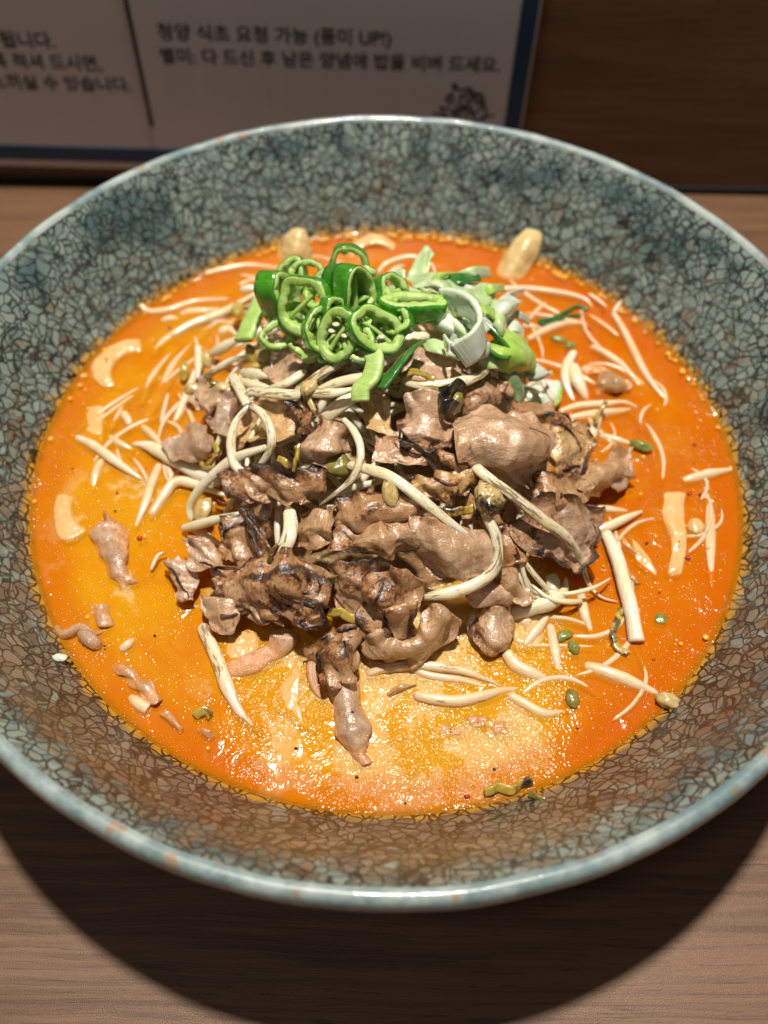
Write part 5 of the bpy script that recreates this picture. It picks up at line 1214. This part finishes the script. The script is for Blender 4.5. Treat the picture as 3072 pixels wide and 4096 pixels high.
s_ = sp('H', [(965, 720, .006), (1030, 770, .012), (1095, 805, .012)], .0190, 'short hollow white sprout end at the left front', seed=89, heap=False, cut=True, taper=(.7, 1))
sp('H', [(965, 960, .001), (1000, 1000, .0)], .0100, 'tiny sunken sprout bit near the left front rim', seed=90, heap=False, n=12)
sp('K', [(850, 300, .02), (980, 300, .03), (1180, 330, .03)], .0140, 'white sprout glimpsed in the dark gap above crumpled ball', seed=91)

GG = 'green beads and skins in the broth'
for c_, x, y, sz, m, lab, rt in [('I', 150, 265, (.030, .018, .012), m_greenbean, 'green bean skin at the front right, upper of two', .5), ('I', 225, 350, (.018, .024, .014), m_greenbean, 'shiny green bead below the front right bean skin', .2),
                                 ('I', 215, 730, (.022, .030, .016), m_olive, 'dark olive bean near the thread tailed sprout', .1), ('I', 870, 140, (.020, .022, .008), m_greenbean, 'dull sunken green bead in the right broth', 0),
                                 ('M', 690, 740, (.034, .016, .012), m_greenbean, 'glinting green bean right of the scallion heap', -.2), ('M', 790, 790, (.024, .018, .012), m_greenbean, 'green bean atop the wet shiny sprout pair', .4),
                                 ('H', 440, 425, (.022, .013, .008), m_white, 'white crumb stuck on the bowl wall at lower left', -.1), ('G', 810, 1390, (.028, .034, .014), m_noodle, 'pinkish white noodle scrap between the right noodle and rim sprout', 0)]:
    hh = -.002 if lab.startswith(('dull',)) else .002
    blob('bean', c_, x, y, hh if 'crumb' not in lab else .035, tuple(q * .66 for q in sz), m, lab, 'bean' if m not in (m_white, m_noodle) else 'crumb', GG if m not in (m_white, m_noodle) else None, rot=(0, 0, rt), seed=int(x + y), heap=False, char=.4 if m is m_olive else .05)
strip('sprout_husk', 'E', [(1190, 980, .008), (1260, 960, .012), (1340, 965, .012), (1430, 920, .012)], (.2, .75, .62), .030, .0045, m_husk, 'yellow husk with black tip at the front broth edge', 'bean skin', seed=17, heap=False)
strip('sprout_husk', 'E', [(1420, 1000, .02), (1460, 1010, .026), (1500, 1030, .028)], (.2, .75, .62), .018, .0045, m_olive, 'dark scrap on the front bowl wall beside the yellow husk', 'bean skin', seed=18, heap=False)
strip('sprout_husk', 'H', [(1430, 850, .004), (1500, 820, .008), (1560, 860, .008)], (0, .75, .62), .030, .0045, m_husk, 'yellow bean skin in the left front broth', 'bean skin', seed=19, heap=False)

# ---------------------------------------------------------------- noodles
NG = 'wide flat noodles in the broth'
def noodle(crop, rails, label, **k):
    rails = [[(x, y, h * (.5 if h < .03 else 1)) for x, y, h in r_] for r_ in rails]
    return loft('noodle', crop, rails, m_noodle, label, 'noodle', NG, heap=False, ce=0, wob=k.pop('wob', .002), ruf=.0012, edge=.0025, th=k.pop('th', .018), **k)
noodle('A', [[(245, 185, -.01), (258, 110, .02), (285, 50, .045), (330, 15, .06)], [(330, 195, .0), (335, 120, .04), (345, 55, .06), (352, 18, .065)], [(430, 185, -.01), (420, 130, .02), (395, 70, .04), (365, 20, .06)]], 'tongue shaped noodle standing at the upper left broth edge', seed=70)
noodle('A', [[(575, 135, -.005), (620, 80, .02), (690, 50, .028), (760, 60, .022), (815, 105, .0)], [(600, 170, .0), (640, 120, .02), (700, 95, .026), (760, 105, .02), (800, 140, .0)]], 'low arched noodle at the back behind the chili', seed=71)
noodle('A', [[(1270, 265, -.01), (1310, 180, .02), (1370, 80, .045), (1430, 20, .06)], [(1330, 275, -.004), (1380, 180, .03), (1430, 90, .06), (1465, 25, .065)], [(1400, 280, -.01), (1450, 200, .015), (1490, 110, .035), (1500, 40, .055)]], 'tall noodle tip standing at the upper right broth edge', seed=72)
noodle('D', [[(945, 430, .0), (820, 440, .006), (690, 510, .010), (615, 600, .008), (620, 690, .006), (690, 760, .002)], [(950, 480, .006), (840, 480, .016), (740, 540, .018), (690, 620, .018), (690, 690, .014), (730, 755, .006)], [(950, 530, .0), (860, 530, .006), (790, 570, .007), (745, 640, .006), (750, 700, .004), (775, 750, .0)]], 'C shaped noodle in the upper left broth', seed=73)
noodle('D', [[(570, 885, .0), (568, 990, .004), (560, 1100, -.002)], [(640, 875, .004), (635, 990, .008), (625, 1120, .0)], [(710, 870, .0), (705, 990, .004), (690, 1130, -.002)]], 'flat noodle strip sunk at left above the lone sprout', seed=74)
noodle('D', [[(385, 1460, -.001), (355, 1580, .003), (370, 1700, .004), (410, 1770, .0)], [(440, 1460, .003), (420, 1580, .010), (450, 1680, .010), (480, 1780, .004)], [(500, 1480, -.001), (480, 1560, .004), (510, 1640, .006), (590, 1700, .003)]], 'hooked noodle at the far left of the broth', seed=75)
noodle('G', [[(618, 1205, .002), (610, 1330, .006), (665, 1480, .006), (640, 1670, .0)], [(690, 1200, .008), (685, 1340, .014), (710, 1500, .012), (680, 1680, .003)], [(755, 1205, .002), (745, 1330, .006), (755, 1500, .005), (725, 1670, .0)]], 'broad flat noodle strip in the right broth', seed=76)
noodle('G', [[(430, 1430, -.001), (520, 1530, .003), (600, 1670, -.001)], [(470, 1600, .0), (530, 1640, .003), (590, 1685, .0)]], 'half sunk noodle sliver left of the broad right strip', seed=77, nu=20, nv=14)
noodle('B', [[(365, 1620, -.001), (400, 1560, .003), (470, 1535, .004), (560, 1560, .0)], [(370, 1680, .001), (450, 1640, .008), (520, 1630, .008), (590, 1610, .002)], [(400, 1740, -.001), (470, 1730, .003), (540, 1700, .003), (595, 1650, -.001)]], 'oval noodle patch below the grill striped slice', seed=78)
noodle('E', [[(195, 300, .0), (150, 450, .003), (120, 560, -.001)], [(240, 320, .003), (200, 480, .006), (230, 620, .003), (330, 680, .0)], [(260, 400, .0), (260, 520, .003), (300, 600, .002), (350, 640, -.001)]], 'long pale noodle sunk left of the pork tail', seed=79, wob=.002)
noodle('C', [[(760, 1620, .0), (870, 1600, .004), (960, 1620, .0)], [(740, 1720, .002), (860, 1720, .007), (950, 1720, .0)], [(760, 1800, -.001), (860, 1810, .002), (940, 1800, -.001)]], 'cream noodle patch under the fat sprout stump', seed=80)

# ---------------------------------------------------------------- green chili
chili('A', 380, 372, .165, (-.42, -.72, .55), .062, .072, .25, 'largest round chili ring facing the viewer, left of heap', seed=1, th=.018, wid=.032)
chili('A', 258, 350, .150, (.80, -.35, .30), .040, .080, 0, 'chili ring seen edge on, left of the largest ring', seed=2, th=.02, wid=.055)
strip('chili_strip', 'A', [(195, 305, .13), (150, 400, .12), (85, 545, .10)], (.9, -.2, .5), .052, .014, m_flesh, 'straight chili strip leaning at the far left of the heap', 'chili slice', 'green chili slices heaped at the back of the bowl', seed=21, mat2=m_skin)
chili('A', 388, 235, .150, (0, -.70, .70), .046, .040, 0, 'chili arch behind the largest round ring', seed=4, arc=(-10, 190))
chili('A', 590, 205, .145, (.05, -.90, .35), .050, .060, .1, 'tall open chili ring standing at the top of the heap', seed=5, th=.013, wid=.028, membrane=False)
chili('A', 610, 345, .160, (.62, -.55, .35), .050, .078, -.3, 'upright chili ring right of the largest ring', seed=6, wid=.055)
chili('A', 545, 310, .155, (.70, -.45, .5), .030, .070, -.5, 'narrow chili ring between the two big upright rings', seed=7, wid=.052, membrane=False)
strip('chili_strip', 'A', [(715, 290, .14), (745, 350, .15), (800, 400, .145)], (.6, -.3, .8), .050, .014, m_flesh, 'short dark chili piece right of the upright ring', 'chili slice', 'green chili slices heaped at the back of the bowl', seed=23, mat2=m_skin)
chili('A', 890, 392, .150, (.10, .25, .95), .080, .030, .18, 'long flattened chili ring beside the scallion', seed=8, wid=.042, th=.018, membrane=False)
chili('A', 545, 520, .150, (-.35, -.65, .60), .044, .062, .1, 'chili ring full of pale seeds at the front of heap', seed=9, seeds=3, th=.017)
chili('A', 712, 500, .155, (.45, -.45, .75), .048, .070, .55, 'tilted chili ring with ragged flesh, centre front', seed=10, th=.016, seeds=1)
chili('A', 400, 555, .115, (.1, -.6, .8), .050, .036, 0, 'half chili ring under the largest ring', seed=11, arc=(180, 370))
chili('A', 250, 520, .105, (.3, -.5, .8), .048, .030, 0, 'shaded chili ring low under the edge on ring', seed=12, membrane=False)
chili('A', 500, 290, .130, (-.2, -.7, .7), .036, .042, 0, 'small pale chili ring behind the seedy one', seed=13)
chili('A', 795, 480, .125, (.1, -.3, .95), .046, .022, .1, 'small dark chili ring below the long flattened one', seed=14, membrane=False, wid=.022)
chili('A', 660, 265, .135, (.2, -.6, .75), .036, .030, .3, 'chili half ring under the tall open ring', seed=15, arc=(0, 200))
strip('chili_strip', 'A', [(685, 585, .13), (710, 640, .135), (690, 720, .125), (645, 775, .12), (640, 835, .11)], (.9, -.1, .4), .040, .013, m_flesh, 'wavy pale chili strip hanging onto the pork', 'chili slice', 'green chili slices heaped at the back of the bowl', seed=24)
strip('chili_strip', 'A', [(925, 565, .11), (870, 600, .125), (800, 690, .125), (735, 775, .115)], (.8, .2, .6), .036, .008, m_dark, 'dark green strip slanting down onto the pork', 'chili slice', 'green chili slices heaped at the back of the bowl', seed=25)
strip('chili_strip', 'A', [(380, 640, .10), (430, 620, .11), (480, 605, .105)], (.3, -.2, .9), .026, .012, m_flesh, 'small green chili offcut below the half ring', 'chili slice', 'green chili slices heaped at the back of the bowl', seed=26, mat2=m_skin)
chili('A', 455, 330, .125, (-.5, -.3, .8), .040, .040, 0, 'chili ring hidden inside the largest ring', seed=17, membrane=True)
chili('A', 655, 420, .125, (.2, -.4, .85), .046, .034, .4, 'chili ring wedged between seedy and tilted rings', seed=18)
chili('A', 330, 450, .115, (.1, -.5, .85), .042, .036, 0, 'chili ring low behind the largest ring', seed=19)
chili('A', 750, 400, .125, (.3, -.2, .9), .044, .030, .2, 'chili ring under the long flattened one', seed=20)
strip('chili_strip', 'A', [(470, 400, .11), (540, 420, .12), (610, 440, .115)], (.2, .4, .9), .040, .014, m_flesh, 'green chili sliver above the seedy ring', 'chili slice', 'green chili slices heaped at the back of the bowl', seed=27, mat2=m_skin)
chili('A', 320, 250, .150, (-.3, -.6, .7), .040, .050, .3, 'thin chili ring tucked behind the edge on ring', seed=41)
chili('A', 445, 500, .150, (.4, -.6, .7), .038, .050, -.3, 'thin chili ring between the largest and the seedy ring', seed=42)
chili('A', 640, 560, .135, (-.2, -.6, .8), .036, .044, .5, 'small chili ring between the seedy and the ragged ring', seed=43)
chili('A', 790, 330, .150, (.5, -.5, .6), .036, .052, -.4, 'thin upright chili ring left of the long flattened one', seed=44)
chili('A', 530, 430, .155, (.6, -.5, .5), .032, .050, .2, 'narrow chili ring right of the largest ring', seed=45)
chili('A', 820, 460, .145, (-.4, -.4, .8), .034, .030, 0, 'small chili ring touching the dark green strip', seed=46)
chili('A', 480, 600, .105, (0, -.5, .8), .034, .026, 0, 'low chili ring under the seedy one', seed=16, membrane=False)

# ---------------------------------------------------------------- scallion
LG = 'sliced scallion heaped beside the chili'
def leaf(rails, label, mat, crop='A', **k):
    return loft('scallion_slice', crop, rails, mat, label, 'scallion slice', LG, ce=0, wob=0.6 * k.pop('wob', .007), ruf=.003, edge=.004, th=k.pop('th', .010), **k)
strip('scallion_slice', 'A', [(1035, 362, .145), (1120, 372, .17), (1190, 425, .18), (1215, 500, .175), (1180, 570, .165), (1105, 620, .14)], (-.25, .30, .92), .060, .013, m_white, 'large white C shaped scallion slice on top', 'scallion slice', LG, seed=31)
strip('scallion_slice', 'A', [(1070, 400, .12), (1120, 378, .13), (1190, 430, .135), (1290, 530, .13), (1345, 600, .12), (1325, 636, .115), (1265, 610, .12), (1180, 530, .125), (1095, 455, .12), (1070, 400, .12)], (.1, -.5, .85), .024, .007, m_dark, 'long dark green scallion loop threading the white C', 'scallion slice', LG, seed=32, closed=True, n=60)
leaf([[(860, 250, .10), (960, 215, .12), (1090, 262, .125), (1210, 270, .12), (1290, 325, .10)], [(900, 290, .12), (1000, 280, .145), (1110, 320, .145), (1200, 330, .135), (1280, 365, .11)], [(1000, 330, .11), (1080, 350, .12), (1150, 370, .12), (1210, 390, .115), (1260, 400, .10)]], 'wide pale green scallion leaf at the top right', m_pale, seed=81, wob=.014, th=.008)
leaf([[(965, 98, .15), (900, 170, .12), (862, 250, .09)], [(990, 135, .15), (965, 200, .125), (935, 275, .09)]], 'pointed pale scallion tip rising at the back', m_pale, seed=82, nu=24, nv=14)
leaf([[(1020, 240, .13), (1110, 228, .14), (1208, 232, .13)], [(1050, 272, .125), (1130, 275, .135), (1215, 268, .125)]], 'dark green scallion strip lying at the back', m_dark, seed=83, nu=24, nv=12)
leaf([[(1250, 390, .10), (1300, 345, .12), (1340, 325, .12)], [(1290, 430, .13), (1340, 380, .15), (1375, 345, .14)], [(1330, 455, .10), (1375, 410, .115), (1400, 365, .11)]], 'white scallion tube end at the right', m_white, seed=84, nu=22, nv=18)
leaf([[(1185, 385, .14), (1225, 380, .15), (1280, 405, .14)], [(1195, 420, .145), (1240, 420, .155), (1275, 450, .14)]], 'small yellow green scallion square above the white C', m_lime, seed=85, nu=16, nv=12)
leaf([[(1245, 400, .12), (1300, 395, .135), (1330, 440, .125)], [(1255, 460, .12), (1300, 460, .14), (1328, 490, .125)], [(1270, 510, .10), (1300, 520, .12), (1318, 530, .11)]], 'pale round scallion slice with lime rim', m_pale, seed=86, nu=20, nv=18)
leaf([[(1240, 580, .09), (1330, 545, .11), (1440, 580, .10), (1480, 640, .07)], [(1220, 620, .10), (1320, 610, .13), (1410, 630, .115), (1470, 665, .075)], [(1200, 640, .07), (1290, 690, .085), (1380, 712, .07), (1430, 680, .06)]], 'bright green folded scallion piece at right', m_lime, seed=87, wob=.012)
leaf([[(1320, 500, .09), (1390, 520, .10), (1410, 560, .08)], [(1300, 550, .11), (1380, 570, .115), (1440, 600, .085)]], 'grass green scallion piece above the folded one', m_lime, seed=88, nu=20, nv=12)
leaf([[(1330, 470, .09), (1380, 455, .10), (1410, 500, .08)], [(1340, 510, .10), (1385, 510, .105), (1415, 545, .08)]], 'white torn scallion bit at the right edge of heap', m_white, seed=89, nu=18, nv=12)
leaf([[(1410, 655, .05), (1470, 650, .055), (1520, 700, .04)], [(1420, 720, .05), (1470, 730, .05), (1540, 705, .035)]], 'white scallion wedge with green lip at far right', m_white, seed=90, nu=18, nv=14)
leaf([[(1430, 725, .03), (1500, 700, .04), (1552, 690, .03)], [(1440, 745, .03), (1500, 735, .035), (1550, 708, .025)]], 'pinkish white scallion tip under the white wedge', m_white, seed=91, nu=16, nv=10)
leaf([[(1290, 690, .06), (1310, 740, .05), (1375, 840, .03)], [(1350, 690, .08), (1380, 750, .065), (1395, 845, .035)], [(1415, 690, .06), (1420, 760, .05), (1412, 810, .03)]], 'dull green scallion leaf drooping down to the broth', m_dull, seed=92)
leaf([[(930, 560, .08), (1000, 540, .10), (1100, 580, .10)], [(950, 600, .085), (1020, 610, .10), (1100, 635, .09)]], 'pale lime scallion piece below left of the white C', m_pale, seed=93, nu=20, nv=12)
leaf([[(960, 400, .10), (1050, 420, .13), (1165, 480, .125)], [(980, 460, .11), (1070, 490, .13), (1165, 530, .115)], [(1000, 500, .09), (1080, 535, .10), (1150, 550, .09)]], 'translucent white scallion leaf inside the white C', m_white, seed=94)
leaf([[(780, 290, .09), (800, 240, .12), (835, 205, .14)], [(820, 300, .10), (850, 260, .125), (860, 215, .14)]], 'small pale scallion tip behind the long chili ring', m_pale, seed=95, nu=18, nv=10)
leaf([[(750, 290, .08), (840, 290, .11), (930, 320, .11)], [(770, 330, .09), (860, 330, .115), (960, 350, .11)]], 'pale green scallion sheet between chili and scallion', m_pale, seed=96, nu=22, nv=12)
leaf([[(1200, 640, .09), (1260, 600, .11), (1310, 640, .09)], [(1230, 690, .08), (1280, 680, .10), (1330, 705, .07)]], 'glossy pale scallion piece under the dark green loop', m_pale, seed=97, nu=20, nv=14)
leaf([[(1420, 760, .015), (1500, 740, .02), (1590, 765, .012)], [(1410, 810, .03), (1500, 800, .042), (1590, 800, .025)], [(1420, 860, .010), (1500, 870, .02), (1570, 855, .008)]], 'white round scallion cup with yellow rim in the broth', m_white, seed=98, heap=False, th=.016)
strip('scallion_slice', 'A', [(1412, 790, .02), (1430, 850, .020), (1500, 872, .020), (1570, 850, .020), (1590, 785, .02)], (0, -.3, 1), .026, .008, m_lime, 'lime green rim ring around the white scallion cup', 'scallion slice', LG, seed=33, heap=False)
strip('scallion_slice', 'M', [(520, 590, .004), (640, 570, .006), (760, 510, .006), (850, 470, .006), (935, 500, .004)], (0, 0, 1), .012, .007, m_dark, 'sunken dark green scallion outline in the upper right broth', 'scallion slice', LG, seed=34, heap=False)
strip('scallion_slice', 'M', [(530, 605, .004), (600, 615, .005), (750, 555, .006), (880, 545, .003)], (0, 0, 1), .010, .006, m_dark, 'thin green line below the sunken scallion outline', 'scallion slice', LG, seed=35, heap=False)
sp('A', [(720, 230, .03), (770, 180, .05), (880, 150, .06), (970, 180, .055), (1000, 230, .04)], .0100, 'orange tinted sprout loop behind the heap', seed=92)
sp('A', [(760, 260, .03), (810, 215, .045), (850, 190, .04)], .0170, 'pinkish sprout stub behind the heap', seed=93)

rs = random.Random(12)
shred = {}
for i in range(26):
    x0, y0 = rs.uniform(960, 1400), rs.uniform(230, 600)
    if x0 < 1060 and y0 > 420: x0 += 160
    an = rs.uniform(-.7, .9); L_ = rs.uniform(40, 85); bd = rs.uniform(-22, 22); hh = rs.uniform(.10, .145) * (1 - .35 * max(0, (x0 - 1200) / 250))
    o = strip('scallion_shred', 'A', [(x0 - L_ * math.cos(an), y0 - L_ * math.sin(an), hh - .012), (x0 + bd * math.sin(an), y0 - bd * math.cos(an), hh + .012), (x0 + L_ * math.cos(an), y0 + L_ * math.sin(an), hh - .012)],
          (rs.uniform(-.5, .5), rs.uniform(.2, .9), rs.uniform(.3, .9)), rs.uniform(.016, .034), .006, [m_pale, m_white, m_lime, m_white, m_pale][i % 5], None, None, None, n=24, seed=100 + i)
    shred.setdefault(o.data.materials[0].name, []).append(o)

for mn_, obs in shred.items():
    V, F, uv = [], [], []
    for o in obs:
        b0 = len(V); lo = np.array(o['_c'])
        V += [tuple(np.array(v.co) + lo) for v in o.data.vertices]
        F += [tuple(b0 + q for q in p_.vertices) for p_ in o.data.polygons]
        uv += [(k / 12 * .08, (k % 12) / 12) for k in range(len(o.data.vertices))]
        me = o.data; bpy.data.objects.remove(o); bpy.data.meshes.remove(me)
    word = {'scallion_white': 'white', 'scallion_pale': 'pale green', 'scallion_lime': 'lime green'}[mn_]
    tag(build('scallion_shreds', V, F, bpy.data.materials[mn_], None, {'char': [0] * len(V)}, uv), 'fine ' + word + ' scallion shreds mixed through the pile beside the chili', 'scallion shreds', None, 'stuff')

# ---------------------------------------------------------------- specks and added glint bubbles
t = NT('bubble'); t.set(col=(0.85, 0.42, 0.06), rough=0.04, spec=0.7, coat=1.0, coat_rough=0.03); m_bubble = t.m
rs = random.Random(33); V, F = [], []  # bubbles added so the broth edge shows white glints
for i in range(230):
    if i < 130:
        an = math.radians(rs.gauss(90, 42)); rr_ = 0.803 - abs(rs.gauss(0, .006)); s_ = rs.uniform(.003, .0085)
    else:
        an = rs.uniform(0, 6.283); rr_ = rs.uniform(.45, .79); s_ = rs.uniform(.002, .005)
    cx, cy = rr_ * math.cos(an), rr_ * math.sin(an)
    cz = SOUP + (.004 if i < 130 else .0008)
    b0 = len(V)
    for j in range(5):
        th_ = math.pi / 2 * j / 4
        for k in range(10):
            V.append((cx + s_ * math.sin(th_) * math.cos(k * .6283), cy + s_ * math.sin(th_) * math.sin(k * .6283), cz + s_ * .6 * math.cos(th_)))
    for j in range(4):
        for k in range(10):
            k2 = (k + 1) % 10
            F.append((b0 + j * 10 + k, b0 + (j + 1) * 10 + k, b0 + (j + 1) * 10 + k2, b0 + j * 10 + k2))
tag(build('broth_bubbles', V, F, m_bubble), 'small bubbles added to give glints along the edge of the broth', 'bubbles', None, 'stuff')

t = NT('chili_flake'); m_flake = t.set(col=(0.38, 0.022, 0.006), rough=0.25, coat=.5)
def flakes(name, pts, size, mat, label, cat, seed):
    rs = random.Random(seed); V, F = [], []
    for P in pts:
        b = len(V); k = 7; s = size * rs.uniform(.6, 1.5); a0 = rs.uniform(0, 6)
        for z_, q in ((0.004, .55), (0.0, 1.0)):
            for i in range(k):
                a = a0 + 2 * math.pi * i / k
                V.append((P[0] + math.cos(a) * s * q * rs.uniform(.7, 1.2), P[1] + math.sin(a) * s * .7 * q * rs.uniform(.7, 1.2), P[2] + z_ * s / size * .6))
        F.append(tuple(b + i for i in range(k)))
        for i in range(k):
            j = (i + 1) % k
            F.append((b + k + i, b + k + j, b + j, b + i))
    o = build(name, V, F, mat)
    return tag(o, label, cat, None, 'stuff')
rs = random.Random(5)
FP = [at('D', 860, 897, .002, False), at('D', 480, 1285, .002, False), at('D', 775, 1445, .002, False), at('D', 925, 1745, .002, False), at('D', 705, 555, .02, False), at('G', 605, 1755, .002, False), at('G', 765, 1565, .002, False), at('G', 770, 1210, .002, False),
      at('E', 1107, 1003, .002, False), at('I', 255, 945, .002, False), at('I', 815, 440, .002, False), at('M', 945, 650, .002, False), at('M', 1060, 515, .002, False), at('D', 1125, 350, .002, False), at('G', 215, 297, .002, False), at('G', 800, 940, .002, False)]
flakes('chili_flakes', FP, .0055, m_flake, 'red chili flakes dotted over the broth', 'chili flakes', 1)
BP = [at('E', 235, 757, .003, False), at('E', 792, 1037, .003, False), at('E', 520, 572, .034, False), at('E', 1025, 660, .012, False), at('H', 770, 340, .01, False), at('D', 970, 1285, .003, False), at('I', 345, 1250, .003, False), at('G', 590, 1555, .003, False), at('G', 715, 1475, .02, False), at('E', 275, 320, .004, False), at('I', 510, 330, .003, False)]
for _ in range(18):
    a = rs.uniform(0, 6.28); r = rs.uniform(.3, .78)
    BP.append((r * math.cos(a), r * math.sin(a), SOUP + .004))
flakes('char_specks', BP, .0030, m_burnt, 'tiny black char specks scattered over the broth', 'char specks', 2)
